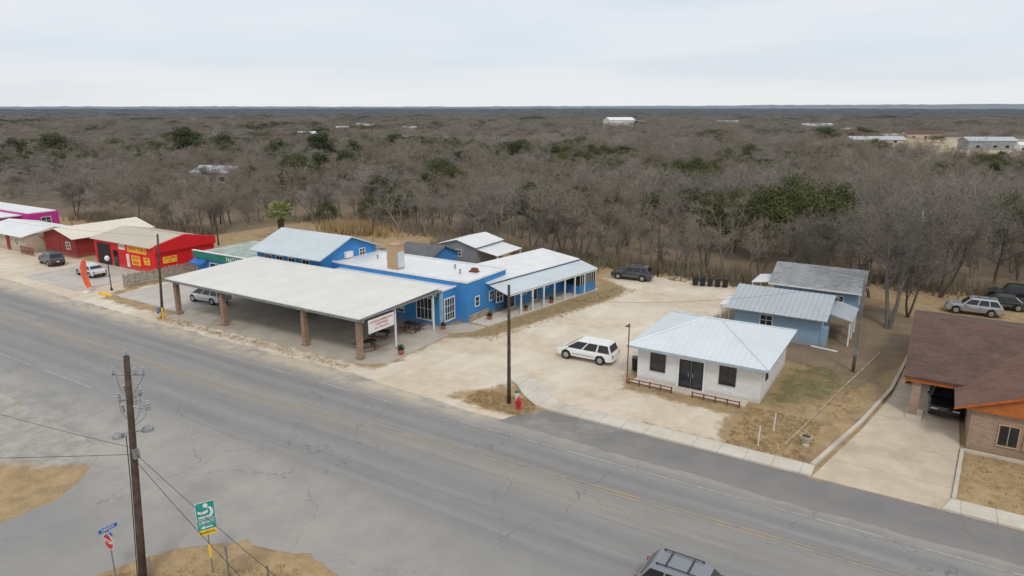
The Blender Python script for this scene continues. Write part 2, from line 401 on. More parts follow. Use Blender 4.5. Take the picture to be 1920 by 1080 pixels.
def jitter(poly, st=.5, amp=.1, seed=1):
    r = random.Random(seed); out = []
    for k in range(len(poly)):
        a = Vector(poly[k]); c = Vector(poly[(k + 1) % len(poly)]); L = (c - a).length; n = max(1, min(400, int(L / st)))
        nrm = Vector((-(c - a).y, (c - a).x)) / max(L, .01)
        for i in range(n):
            p = a + (c - a) * i / n + nrm * (r.gauss(0, amp) + amp * 2 * math.sin(i * .35 + seed) * .5); out.append((p.x, p.y))
    return out
def sheet(name, poly, z, mat, jit=0, seed=1):
    mb = MB(); p = jitter(poly, .5, jit, seed) if jit else poly
    mb.face([(q[0], q[1], z) for q in p])
    me = mb.mesh(name, mat); bm = bmesh.new(); bm.from_mesh(me); bmesh.ops.triangulate(bm, faces=bm.faces); bm.to_mesh(me); bm.free()
    for pl in me.polygons:
        if pl.normal.z < 0: pl.flip()
    return structure(name, me)
def slab(name, poly, z0, z1, mat):
    mb = MB(); mb.prism(poly, 'z', z0, z1); me = mb.mesh(name, mat)
    bm = bmesh.new(); bm.from_mesh(me); bmesh.ops.recalc_face_normals(bm, faces=bm.faces); bm.to_mesh(me); bm.free()
    return structure(name, me)

def asphalt(name, base, crack=1.0, lanes=True):
    m, nt, b = nodes(name); o = oc(nt)
    sx = A(nt, 'ShaderNodeSeparateXYZ'); put(nt, sx.inputs[0], o); X, Y = sx.outputs[0], sx.outputs[1]
    n2 = nz(nt, o, .5, 5, .7); n3 = nz(nt, o, 12, 5, .8); n1 = nz(nt, o, .11, 5, .6)
    col = mixc(nt, ss(nt, n2, .25, .75), tuple(x * .93 for x in base), tuple(x * 1.06 for x in base))
    col = mixc(nt, ss(nt, n3, .35, .75, 0, .4), col, tuple(min(1, x * 1.4) for x in base))
    if lanes:
        onr = ss(nt, Y, 22.5, 24)
        ns = nz(nt, scl(nt, o, (.035, 1.1, 1)), 1.2, 5, .65); ns2 = nz(nt, scl(nt, o, (.06, 2.5, 1)), 2.0, 4, .6)
        col = mixc(nt, mt(nt, 'MULTIPLY', ss(nt, ns, .42, .62, 0, .45), onr), col, tuple(x * .78 for x in base))
        col = mixc(nt, mt(nt, 'MULTIPLY', ss(nt, ns2, .5, .7, 0, .3), onr), col, (.35, .33, .30))
        for yc in (25.2, 27.0, 30.9, 32.2):
            f = mt(nt, 'MULTIPLY', ss(nt, mt(nt, 'ABSOLUTE', mt(nt, 'SUBTRACT', mt(nt, 'ADD', Y, mt(nt, 'MULTIPLY', n1, .8)), yc + .4)), 0, .8, .42, 0), ss(nt, n1, .3, .6, .45, 1))
            col = mixc(nt, f, col, tuple(x * .72 for x in base))
        f = mt(nt, 'MULTIPLY', ss(nt, mt(nt, 'ABSOLUTE', mt(nt, 'SUBTRACT', Y, 28.9)), 0, 1.3, 1, 0), ss(nt, n1, .35, .6))
        col = mixc(nt, mt(nt, 'MULTIPLY', f, .35), col, (.35, .29, .21))
        col = mixc(nt, ss(nt, Y, 32.9, 33.4, 0, .35), col, (.225, .215, .20))
        dx = mt(nt, 'DIVIDE', mt(nt, 'ADD', X, 31), 18); dy = mt(nt, 'DIVIDE', mt(nt, 'SUBTRACT', Y, 19.5), 4.5)
        dd = mt(nt, 'ADD', mt(nt, 'MULTIPLY', dx, dx), mt(nt, 'MULTIPLY', dy, dy))
        f = mt(nt, 'MULTIPLY', ss(nt, dd, .0, 1.5, 1, 0), ss(nt, n2, .3, .7, .35, 1))
        col = mixc(nt, mt(nt, 'MULTIPLY', f, .65), col, (.40, .365, .32))
        f = mt(nt, 'MULTIPLY', mt(nt, 'MULTIPLY', ss(nt, Y, 32.6, 34.7), ss(nt, n2, .3, .6, .25, 1)), ss(nt, X, -21, -24, 0.35, 1))
        col = mixc(nt, mt(nt, 'MULTIPLY', f, .9), col, (.52, .45, .345))
        f = mt(nt, 'MULTIPLY', ss(nt, Y, 20.5, 23.6, 1, 0), ss(nt, n1, .42, .62))
        col = mixc(nt, mt(nt, 'MULTIPLY', f, .4), col, (.35, .33, .30))
        sd = mt(nt, 'MULTIPLY', ss(nt, X, -41, -35, 1, 0), ss(nt, n2, .35, .65))
        col = mixc(nt, mt(nt, 'MULTIPLY', mt(nt, 'MULTIPLY', sd, ss(nt, Y, 20, 24, 1, 0)), .7), col, (.38, .36, .32))
    else:
        f = mt(nt, 'MULTIPLY', ss(nt, X, -21.5, -10, 1, 0.15), ss(nt, n2, .4, .65))
        col = mixc(nt, mt(nt, 'MULTIPLY', f, .6), col, (.36, .32, .27))
        col = mixc(nt, mt(nt, 'MULTIPLY', ss(nt, Y, 34.2, 35.6, 1, 0), .8), col, (.225, .218, .208))
    wv = A(nt, 'ShaderNodeVectorMath', operation='ADD'); put(nt, wv.inputs[0], o)
    nn = A(nt, 'ShaderNodeTexNoise'); put(nt, nn.inputs['Vector'], o); nn.inputs['Scale'].default_value = .5; nn.inputs['Detail'].default_value = 5
    sc = A(nt, 'ShaderNodeVectorMath', operation='SCALE'); put(nt, sc.inputs[0], nn.outputs['Color']); sc.inputs['Scale'].default_value = 3.2
    put(nt, wv.inputs[1], sc.outputs[0])
    for s_, wd, th, dk in ((.12, .0034, .42, .55), (.30, .005, .55, .32)):
        v = A(nt, 'ShaderNodeTexVoronoi', feature='DISTANCE_TO_EDGE'); put(nt, v.inputs['Vector'], wv.outputs[0]); v.inputs['Scale'].default_value = s_
        mk = ss(nt, nz(nt, o, .08 if s_ < .25 else .2, 3), th, th + .1)
        ck = mt(nt, 'MULTIPLY', ss(nt, v.outputs['Distance'], wd * .2, wd, 1, 0), mk)
        col = mixc(nt, mt(nt, 'MULTIPLY', ck, dk * crack), col, tuple(x * .33 for x in base))
    put(nt, b.inputs['Base Color'], col); b.inputs['Roughness'].default_value = .9
    bmp(nt, b, n3, .35, .01)
    return m
m_road = asphalt('worn_asphalt', (.245, .239, .230))
m_apron = asphalt('dark_patched_asphalt', (.182, .177, .170), .5, lanes=False)
sheet('road', [(-900, 20), (-60, 20.0), (-50, 19.6), (-41, 19.0), (-38.3, 17.6), (-36.4, 14.8), (-36.6, 11), (-37, -60), (-29.8, -60), (-29.6, 8), (-28.8, 12.6), (-27.6, 15.4), (-25.3, 17.5), (-22, 18.3), (-18, 17.9), (-10, 16), (-8, -60), (900, -60), (900, 34.7), (-24, 34.5), (-37, 35.5), (-60, 35.2), (-93, 36), (-900, 36)], .004, m_road, .07, 3)
sheet('driveway_apron', [(-22.3, 34.4), (-21.4, 36.2), (-20.4, 37.3), (-12, 37.35), (40, 37.35), (40, 34.6), (0, 34.1)], .008, m_apron, .06, 5)

def lineM(name, c, th):
    m, nt, b = nodes(name); o = oc(nt)
    f = mt(nt, 'ADD', mt(nt, 'MULTIPLY', nz(nt, o, 3.5, 5, .8), .6), mt(nt, 'MULTIPLY', nz(nt, o, .3, 3), .4))
    put(nt, b.inputs['Base Color'], mixc(nt, ss(nt, f, th - .09, th + .07), c, (.235, .228, .22))); b.inputs['Roughness'].default_value = .8
    return m
m_wl = lineM('worn_white_line', (.40, .40, .39), .52); m_yl = lineM('worn_yellow_line', (.38, .285, .16), .50)
def strip(name, pts, wdt, z, mat):
    mb = MB()
    for a, c in zip(pts[:-1], pts[1:]): mb.face([(a[0], a[1] - wdt/2, z), (c[0], c[1] - wdt/2, z), (c[0], c[1] + wdt/2, z), (a[0], a[1] + wdt/2, z)])
    return structure(name, mb.mesh(name, mat))
strip('road_edge_marking', [(-300, 33.4), (-60, 33.0), (-28, 32.9), (60, 34.2)], .10, .012, m_wl)
strip('road_edge_marking', [(-300, 23.4), (-46, 23.6)], .10, .012, m_wl)
for d in (-.15, .15): strip('road_centre_marking', [(-300, 28.9 + d), (-62, 28.6 + d), (-40, 28.7 + d), (-23, 30.0 + d), (60, 32.4 + d)], .13, .012, m_yl)

slab('forecourt_pavement', [(-61.5, 36.9), (-36.9, 37.1), (-35.0, 38.4), (-35.2, 47.2), (-33.9, 48.4), (-33.6, 50.1), (-35.9, 50.2), (-37.1, 48.0), (-61.5, 48.9)], -.1, .06, m_conc)
slab('side_lot_pavement', [(-91.5, 37.6), (-79, 37.4), (-78.4, 46.4), (-91.5, 46.4)], -.1, .03, m_lot)
slab('side_lot_pavement', [(-73.6, 38.7), (-61.6, 38.3), (-61.6, 48.9), (-73.6, 48.2)], -.1, .03, m_lot)
walk = [(-25.0, 40.5), (-24.2, 40.0), (-22.8, 38.6), (-21.2, 37.5), (-19.6, 37.36), (-3.9, 37.36), (-3.9, 38.65), (-19.0, 38.7), (-20.2, 38.9), (-21.8, 40.2), (-23.2, 41.4), (-24.4, 41.5)]
slab('sidewalk', walk, -.1, .12, m_walk)
slab('sidewalk', [(2.2, 37.36), (40, 37.36), (40, 38.7), (2.6, 38.7)], -.1, .12, m_walk)
slab('driveway', [(-3.88, 37.36), (2.18, 37.36), (2.58, 38.7), (3.0, 45.4), (3.1, 64), (-.1, 64), (-.95, 52), (-2.2, 45)], -.1, .05, m_drive)
slab('kerb', [(-4.15, 38.67), (-3.88, 38.67), (-2.22, 46), (-.97, 53), (-.12, 63.8), (-.3, 63.8), (-1.2, 53), (-2.45, 46)], -.1, .2, m_kerb)
slab('kerb', [(2.6, 38.72), (2.8, 38.72), (3.22, 45.08), (3.02, 45.08)], -.1, .18, m_kerb)
slab('kerb', [(3.05, 45.1), (20, 45.1), (20, 45.32), (3.05, 45.32)], -.1, .14, m_kerb)
slab('carport_island', [(0.0, 48.3), (.9, 48.2), (1.0, 50), (.1, 50)], -.1, .16, m_kerb)
slab('porch_pavement', [(-17.3, 44.75), (-9.2, 44.75), (-9.2, 45.78), (-17.3, 45.78)], -.1, .1, m_walk)
slab('wing_walkway', [(-35.9, 50.6), (-33.6, 50.5), (-30.6, 68), (-33.0, 68.4)], -.1, .07, m_walk)
slab('garden_edging', [(-5.9, 40.5), (-5.8, 40.5), (-4.02, 51.5), (-2.32, 61.5), (-2.42, 61.5), (-4.12, 51.5)], -.1, .07, m_stone)

# ---------------------------------------------------------------- main store with canopy
T = Thing('canopy_shelter', 'large flat metal canopy on brown brick columns beside the road', 'canopy', (-49.4, 42.7, 0), world=True)
mb = MB(); roofplane(mb, [(-61.9, 37.3, 3.66), (-36.8, 37.3, 3.66), (-36.8, 47.95, 3.9), (-61.9, 47.95, 3.9)], .07, .32, .03, .05)
T.part('roof', mb, m_rcanopy)
mb = MB(); mb.box(-61.88, -36.82, 37.33, 37.38, 3.36, 3.58); mb.box(-36.9, -36.85, 37.38, 47.9, 3.42, 3.58); mb.box(-61.86, -61.8, 37.38, 47.9, 3.42, 3.58)
T.part('fascia', mb, m_steel)
m_beam = M('painted_beam', (.32, .30, .28), .3)
for y in (38.0, 42.6, 47.2): T.part('beam', bx(-61.7, -37.0, y - .1, y + .1, 3.12, 3.42), m_beam)
for k in range(17): x = -61.5 + k * 1.52; T.part('joist', bx(x - .05, x + .05, 37.5, 47.8, 3.43, 3.56), m_beam)
for x in (-61.2, -54.3, -43.7, -37.5):
    c = T.part('column', bx(x - .2, x + .2, 37.76, 38.16, .06, 3.12), m_brickb)
    T.part('column_base', bx(x - .27, x + .27, 37.69, 38.23, .06, .28), m_brickb, c)
for x, y in ((-37.2, 41.9), (-37.1, 46.9)): T.part('post', bx(x - .06, x + .06, y - .06, y + .06, .06, 3.4), m_white)
s = T.part('banner', bx(-36.83, -36.79, 38.3, 41.3, 2.15, 3.25), m_white, label='white banner with red lettering under the roof edge')
T.text('ANTIQUE INSPIRATIONS', .25, (-36.785, 39.8, 3.0), (90, 0, 90), m_redp, s)
T.text('& BOUTIQUE', .24, (-36.785, 39.8, 2.72), (90, 0, 90), m_redp, s)
T.text('GIFTS  HOME DECOR', .17, (-36.785, 39.8, 2.42), (90, 0, 90), m_redp, s)

T = Thing('store_building', 'bright blue flat roofed store with white roof and brick chimney', 'shop', (-45, 53, 0), world=True)
mb = MB(); mb.box(-55, -35.8, 50.3, 57, 0, 3.8); mb.box(-52, -37.0, 48.0, 50.298, 0, 3.35); T.part('wall', mb, m_blue)
mb = MB(); mb.box(-54.8, -36.0, 50.45, 56.85, 3.802, 3.86); mb.box(-51.9, -37.1, 48.1, 50.29, 3.352, 3.4)
rf = T.part('roof', mb, m_rwhite)
mb = MB()
mb.box(-55.05, -35.72, 50.22, 50.42, 3.803, 4.0); mb.box(-35.95, -35.72, 50.43, 57.05, 3.803, 3.97); mb.box(-55.05, -35.96, 56.9, 57.05, 3.803, 3.97); mb.box(-55.05, -54.85, 50.43, 56.89, 3.803, 3.97)
mb.box(-52.05, -36.93, 47.97, 48.08, 3.353, 3.5); mb.box(-37.08, -36.93, 48.09, 50.21, 3.353, 3.5)
T.part('parapet', mb, m_white)
ch = T.part('chimney', bx(-46.0, -44.7, 51, 52.1, 3.87, 6.25), m_brickt, rf)
T.part('chimney_cap', bx(-46.05, -44.65, 50.95, 52.15, 6.252, 6.37), m_brickt, ch)
T.part('chimney_panel', bx(-44.697, -44.65, 51.1, 52.0, 4.0, 5.6), m_rblue, ch)
for x, y in ((-38.5, 53), (-40.2, 54.5), (-50, 54)):
    mb = MB(); mb.tube([(x, y, 3.87), (x, y, 4.2), (x, y, 4.21), (x, y, 4.3)], [.08, .08, .16, .05], 8); T.part('roof_vent', mb, m_steel, rf)
mb = MB(); mb.box(-38.2, -37.3, 54, 54.6, 3.87, 4.0); mb.box(-38.0, -37.4, 54.1, 54.5, 4.0, 4.25); T.part('roof_cooler', mb, m_rust, rf)
window(T, '-y', (-39.0, 48.0, 1.55), 1.9, 2.2, bars=(3, 1), fw=.1); window(T, '-y', (-42.2, 48.0, 1.5), 1.6, 1.5, bars=(1, 1))
window(T, '-y', (-50.5, 48.0, 1.5), 1.8, 1.4); window(T, '-y', (-48, 48.0, 1.5), 1.8, 1.4)
window(T, '+x', (-37.0, 49.15, 1.5), 1.6, 2.2, bars=(3, 2), fw=.1); window(T, '+x', (-35.8, 51.9, 1.75), .75, 1.0, bars=(0, 1)); window(T, '+x', (-35.8, 54.4, 1.75), .9, 1.0, bars=(1, 1))
window(T, '-y', (-45.2, 48.0, 1.1), 1.0, 2.08, bars=(0, 1), name='door')
T.part('corner_trim', bx(-37.15, -36.85, 47.85, 47.985, .06, 3.3), m_bluetrim)
T.part('wall_skirting', bx(-35.797, -35.6, 50.6, 53.6, 0, .65), m_stone)

wa = math.atan2(-.165, .986)
T = Thing('store_wing', 'long white roofed blue wing with post lined porch', 'shop wing', (-35.6, 53.0, 0), rot=wa)
mb = MB(); mb.prism([(-5, 0), (0, 0), (0, 3.05), (-5, 3.65)], 'y', 4.1, 15); T.part('wall', mb, m_blue)
mb = MB(); roofplane(mb, [(.12, .3, 3.2), (.12, 15.2, 3.2), (-5.2, 15.2, 3.7), (-5.2, .3, 3.7)], .08, .5, .03); T.part('roof', mb, m_rwhite)
mb = MB(); roofplane(mb, [(2.45, .5, 2.42), (2.45, 15.4, 2.42), (.13, 15.4, 3.0), (.13, .5, 3.0)], .06, .45, .03); T.part('porch_roof', mb, m_rblue)
T.part('beam', bx(2.3, 2.38, .6, 15.3, 2.2, 2.35), m_white)
for k in range(8):
    y = .8 + k * 1.75; T.part('post', bx(2.27, 2.39, y - .06, y + .06, 0, 2.2), m_white)
T.part('screen', bx(.61, 2.3, 12.21, 15.1, 1.0, 2.15), m_dark)
mb = MB(); mb.box(.01, 2.32, 12.2, 15.12, .0, .98); T.part('half_wall', mb, m_blue)
mb = MB()
for k in range(8): mb.box(2.303, 2.33, 12.25 + k * .4, 12.3 + k * .4, .99, 2.18)
T.part('lattice', mb, m_white)
for y in (2.0, 5.6, 9.2): window(T, '+x', (0, y, 1.6), 1.0, 1.2)
for y in (3.8, 7.4): window(T, '+x', (0, y, 1.1), .95, 2.05, name='door', bars=(0, 0))

T = Thing('gabled_building', 'blue building with pale metal gable roof and wall air conditioner', 'building', (-58, 53, 0), world=True)
mb = MB(); mb.prism([(48.8, 0), (56.9, 0), (56.9, 4.5), (52.8, 6.0), (48.8, 4.5)], 'x', -62.8, -52.9); T.part('wall', mb, m_blue)
mb = MB(); roofplane(mb, [(-63.3, 48.1, 4.42), (-52.4, 48.1, 4.42), (-52.4, 52.8, 6.2), (-63.3, 52.8, 6.2)], .1, .5, .04); roofplane(mb, [(-52.4, 57.5, 4.42), (-63.3, 57.5, 4.42), (-63.3, 52.81, 6.2), (-52.4, 52.81, 6.2)], .1, .5, .04)
T.part('roof', mb, m_rblue)
for x in (-61, -59.2, -57.3, -55.2): window(T, '-y', (x, 48.8, 3.6), 1.1, 1.0)
T.part('air_conditioner', bx(-52.897, -52.5, 52.0, 53.0, 3.95, 4.6), m_white, bevel=.03)
window(T, '+x', (-52.9, 54.7, 4.2), .9, .8)

T = Thing('green_storefront', 'low storefront with dark green sign fascia and flat roof', 'shop', (-68, 52, 0), world=True)
T.part('wall', bx(-73.6, -63.2, 48.6, 57, 0, 2.9), m_blue)
T.part('roof', bx(-73.5, -63.3, 48.7, 56.9, 2.902, 2.98), M('flat_green_roof', (.36, .42, .38), .3, .8))
f = T.part('fascia', bx(-73.8, -63.1, 48.35, 48.595, 2.35, 3.2), m_green)
T.part('trim', bx(-73.83, -63.07, 48.3, 48.6, 3.202, 3.28), m_white, f)
T.text('NATALIA', .72, (-66.2, 48.34, 2.77), (90, 0, 0), m_white, f)
mb = MB(); mb.loft([(-73.6, 47.6, 1.8), (-71.3, 47.6, 1.8), (-71.3, 48.34, 2.0), (-73.6, 48.34, 2.0)], [(-73.6, 47.6, 1.95), (-71.3, 47.6, 1.95), (-71.3, 48.34, 2.29), (-73.6, 48.34, 2.29)])
T.part('awning', mb, M('blue_awning', (.03, .16, .5), .2))
window(T, '-y', (-70, 48.6, 1.3), 2.2, 1.4); window(T, '-y', (-66.5, 48.6, 1.05), 1.0, 2.05, name='door')

T = Thing('metal_shed', 'galvanised corrugated shed with white roof and lean-to', 'shed', (-50, 71, 0), world=True)
mb = MB(); mb.prism([(-53, 0), (-47.8, 0), (-47.8, 2.75), (-50.4, 3.35), (-53, 2.75)], 'y', 69, 75); T.part('wall', mb, m_graymet)
mb = MB(); roofplane(mb, [(-47.5, 68.7, 2.75), (-47.5, 75.3, 2.75), (-50.4, 75.3, 3.5), (-50.4, 68.7, 3.5)], .06, .5); roofplane(mb, [(-53.3, 75.3, 2.75), (-53.3, 68.7, 2.75), (-50.41, 68.7, 3.5), (-50.41, 75.3, 3.5)], .06, .5); T.part('roof', mb, m_rwhite)
mb = MB(); roofplane(mb, [(-44.6, 69.2, 1.95), (-44.6, 75, 1.95), (-47.79, 75, 2.5), (-47.79, 69.2, 2.5)], .06, .5); T.part('lean_to_roof', mb, m_rwhite)
for y in (69.4, 72, 74.8): T.part('post', bx(-44.85, -44.72, y - .06, y + .06, 0, 1.9), m_white)
window(T, '-y', (-50.3, 69, 1.8), .9, .9)
T = Thing('blue_shed', 'small blue shed with dark shingle gable roof', 'shed', (-50, 64, 0), world=True)
mb = MB(); mb.prism([(60.5, 0), (66, 0), (66, 2.7), (63.3, 3.7), (60.5, 2.7)], 'x', -53.5, -48.3); T.part('wall', mb, m_blue)
mb = MB(); roofplane(mb, [(-53.8, 60.1, 2.6), (-48, 60.1, 2.6), (-48, 63.3, 3.85), (-53.8, 63.3, 3.85)], .1, 0); roofplane(mb, [(-48, 66.4, 2.6), (-53.8, 66.4, 2.6), (-53.8, 63.31, 3.85), (-48, 63.31, 3.85)], .1, 0); T.part('roof', mb, m_shdark)
window(T, '+x', (-48.3, 63.3, 1.6), .9, 1.0)

# ---------------------------------------------------------------- small white brick office
T = Thing('white_brick_office', 'small white painted brick building with hipped metal roof', 'office', (-13, 50, 0), world=True)
X0, X1, Y0, Y1 = -17.3, -8.5, 45.8, 54.4
T.part('wall', bx(X0, X1, Y0, Y1, 0, 2.62), m_brickw)
ex0, ex1, ey0, ey1 = X0 - .65, X1 + .55, Y0 - .75, Y1 + .6; ze = 2.74; zr = 4.25
r0, r1 = (-13.7, 49.9, zr), (-12.5, 49.9, zr)
mb = MB()
roofplane(mb, [(ex0, ey0, ze), (ex1, ey0, ze), r1, r0], .05, .42, .035); roofplane(mb, [(ex1, ey0, ze), (ex1, ey1, ze), r1], .05, .42, .035)
roofplane(mb, [(ex1, ey1, ze), (ex0, ey1, ze), r0, r1], .05, .42, .035); roofplane(mb, [(ex0, ey1, ze), (ex0, ey0, ze), r0], .05, .42, .035)
rf = T.part('roof', mb, m_rwh)
mb = MB()
for a, c in (((ex0, ey0, ze), r0), ((ex1, ey0, ze), r1), ((ex1, ey1, ze), r1), ((ex0, ey1, ze), r0), (r0, r1)): mb.tube([Vector(a) + Vector((0, 0, .03)), Vector(c) + Vector((0, 0, .03))], .06, 5)
T.part('ridge_cap', mb, m_rwh, rf)
mb = MB(); mb.box(ex0 + .02, ex1 - .02, ey0 + .02, ey0 + .06, 2.57, 2.685); mb.box(ex1 - .06, ex1 - .02, ey0 + .061, ey1 - .02, 2.57, 2.685); mb.box(ex0 + .02, ex0 + .06, ey0 + .061, ey1 - .02, 2.57, 2.685); mb.box(ex0 + .07, ex1 - .07, ey1 - .06, ey1 - .02, 2.57, 2.685)
T.part('fascia', mb, m_bluetrim)
T.part('soffit', bx(ex0 + .07, ex1 - .07, ey0 + .07, Y0 - .005, 2.58, 2.62), m_white)
m_brownf = M('brown_window_frame', (.07, .04, .025), .2)
for x in (-15.75, -10.75):
    window(T, '-y', (x, Y0, 1.55), 1.15, 1.35, frame=m_brownf, bars=(1, 1), fw=.06)
for x in (-13.72, -12.85):
    d = window(T, '-y', (x, Y0, 1.13), .82, 2.06, frame=m_black, bars=(0, 0), name='door', fw=.09)
    e = .28 if x < -13.3 else -.28; T.part('handle', bx(x - .03 + e, x + .03 + e, Y0 - .12, Y0 - .08, .95, 1.25), m_steel, d)
mb = MB(); mb.box(-14.3, -14.16, Y0 - .05, Y0 - .003, .1, 2.3); mb.box(-12.41, -12.28, Y0 - .05, Y0 - .003, .1, 2.3); mb.box(-14.16, -12.41, Y0 - .055, Y0 - .003, 2.18, 2.3); T.part('door_trim', mb, m_white)
window(T, '+x', (X1, 47.4, 1.7), .7, .9, frame=m_brownf, bars=(0, 1)); window(T, '+x', (X1, 51.2, 1.95), .5, .5, frame=m_white, bars=(0, 0))

def rail(x0, x1, y0, y1):
    T = Thing('low_railing', 'low rust red steel railing in front of white building', 'railing', (x0, y0, 0), group='low railings before the office', world=True)
    mb = MB()
    for z in (.18, .42): mb.tube([(x0, y0, z), (x1, y1, z)], .04, 5)
    n = 4
    for k in range(n + 1):
        x = x0 + (x1 - x0) * k / n; y = y0 + (y1 - y0) * k / n; mb.box(x - .04, x + .04, y - .04, y + .04, 0, .48)
    T.part('rail', mb, m_rust)
rail(-17.4, -14.2, 44.45, 44.45); rail(-12.7, -9.5, 44.4, 44.4)

T = Thing('flag_pole', 'thin rusty pole with small wooden wedge on top', 'pole', (-17.6, 44.6, 0))
mb = MB(); mb.tube([(0, 0, 0), (0, 0, 4.5)], .045, 6); T.part('shaft', mb, m_rust)
mb = MB(); mb.loft([(-.35, -.03, 4.25), (.05, -.03, 4.25), (.05, -.03, 4.55)], [(-.35, .03, 4.25), (.05, .03, 4.25), (.05, .03, 4.55)]); T.part('wedge', mb, m_rust)

# ---------------------------------------------------------------- pale blue houses
T = Thing('blue_house', 'pale blue cottage with ribbed metal gable roof', 'house', (-10.5, 63, 0), world=True)
mb = MB(); mb.prism([(60.3, 0), (67, 0), (67, 2.55), (63.7, 3.6), (60.3, 2.55)], 'x', -14, -7); T.part('wall', mb, m_blue2)
mb = MB(); roofplane(mb, [(-14.6, 59.5, 2.5), (-6.4, 59.5, 2.5), (-6.4, 63.7, 3.75), (-14.6, 63.7, 3.75)], .08, .42, .045); roofplane(mb, [(-6.4, 67.7, 2.5), (-14.6, 67.7, 2.5), (-14.6, 63.71, 3.75), (-6.4, 63.71, 3.75)], .08, .42, .045); T.part('roof', mb, m_rgalv)
mb = MB(); roofplane(mb, [(-15.6, 64.5, 2.25), (-15.6, 61.0, 2.25), (-14.05, 61.0, 2.5), (-14.05, 64.5, 2.5)], .05, 0); T.part('lean_to_roof', mb, m_white)
for y in (61.1, 64.3): T.part('post', bx(-15.5, -15.4, y, y + .1, 0, 2.2), m_white)
mb = MB(); roofplane(mb, [(-4.7, 61.6, 2.2), (-4.7, 66.4, 2.2), (-6.9, 66.4, 2.75), (-6.9, 61.6, 2.75)], .05, .42); T.part('porch_roof', mb, m_rgalv)
for y in (61.8, 64, 66.2): T.part('post', bx(-4.95, -4.83, y - .06, y + .06, 0, 2.15), m_white)
window(T, '-y', (-11.3, 60.3, 1.65), 1.1, 1.0); window(T, '+x', (-7, 62.2, 1.6), .8, 1.0)
window(T, '+x', (-7, 64.4, 1.05), .9, 2.05, name='door', pane=m_white, bars=(0, 0))
T.part('utility_cabinet', bx(-6.99, -6.4, 60.5, 61.4, 0, 1.6), m_blue2)
mb = MB(); mb.tube([(-7.5, 60.1, .05), (-5.4, 59.6, .08)], .08, 6); T.part('drain_pipe', mb, m_white)

T = Thing('shingled_house', 'pale blue house with gray shingle roof behind the cottage', 'house', (-9, 72, 0), world=True)
mb = MB(); mb.prism([(69.9, 0), (75.5, 0), (75.5, 2.9), (72.7, 4.2), (69.9, 2.9)], 'x', -12.7, -5.2); T.part('wall', mb, m_blue2)
mb = MB(); roofplane(mb, [(-13.1, 69.3, 2.85), (-4.7, 69.3, 2.85), (-4.7, 72.7, 4.35), (-13.1, 72.7, 4.35)], .1, 0); roofplane(mb, [(-4.7, 76.1, 2.85), (-13.1, 76.1, 2.85), (-13.1, 72.71, 4.35), (-4.7, 72.71, 4.35)], .1, 0); T.part('roof', mb, m_shgray)
T.part('fascia', bx(-13.12, -4.68, 69.24, 69.28, 2.68, 2.84), m_white)
mb = MB(); roofplane(mb, [(-14.9, 74, 2.5), (-14.9, 70, 2.5), (-12.75, 70, 2.8), (-12.75, 74, 2.8)], .05, 0); T.part('lean_to_roof', mb, m_rwhite)
for y in (70.1, 73.8): T.part('post', bx(-14.8, -14.7, y, y + .1, 0, 2.45), m_white)
window(T, '-y', (-6.8, 69.9, 1.7), .9, 1.1); window(T, '+x', (-5.2, 72, 1.7), .9, 1.1)

T = Thing('brick_house', 'brick house with rust gable and brown shingle carport', 'house', (6, 50, 0), world=True)
T.part('wall', bx(3.3, 15, 45.7, 62, 0, 2.6), m_brickh)
mb = MB(); mb.prism([(2.9, 2.602), (15.4, 2.602), (9.15, 5.1)], 'y', 45.45, 56); T.part('gable', mb, m_rustside)
mb = MB()
roofplane(mb, [(2.4, 56.5, 2.62), (2.4, 45.25, 2.62), (9.15, 45.25, 5.3), (9.15, 56.5, 5.3)], .1, 0); roofplane(mb, [(15.9, 45.25, 2.62), (15.9, 56.5, 2.62), (9.16, 56.5, 5.3), (9.16, 45.25, 5.3)], .1, 0)
rf = T.part('roof', mb, shingleM('reddish_brown_shingles', (.165, .088, .062)))
mb = MB(); mb.loft([(2.38, 45.2, 2.46), (9.15, 45.2, 5.14), (9.15, 45.2, 5.28), (2.38, 45.2, 2.60)], [(2.38, 45.24, 2.46), (9.15, 45.24, 5.14), (9.15, 45.24, 5.28), (2.38, 45.24, 2.60)]); T.part('fascia', mb, m_rustside)
T.part('soffit', bx(2.95, 15.3, 45.46, 45.69, 2.52, 2.6), m_rustside)
mb = MB(); roofplane(mb, [(-.4, 48.6, 2.85), (16, 48.6, 2.85), (16, 57.2, 4.75), (-.4, 57.2, 4.75)], .14, 0); roofplane(mb, [(16, 66, 2.85), (-.4, 66, 2.85), (-.4, 57.21, 4.75), (16, 57.21, 4.75)], .14, 0); T.part('carport_roof', mb, m_shbrown)
T.part('carport_wall', bx(-.3, 3.2, 62, 62.2, 0, 2.7), m_rustside); T.part('carport_wall', bx(-.3, -.15, 55, 62, 0, 2.7), m_rustside); T.part('carport_beam', bx(-.3, 3.2, 48.75, 48.9, 2.45, 2.72), m_rustside)
T.part('column', bx(.15, .65, 48.95, 49.45, .1, 2.6), m_brickh)
for x in (5.2, 6.45, 9): window(T, '-y', (x, 45.7, 1.25), 1.05, 1.35, frame=m_brickt, bars=(1, 0))

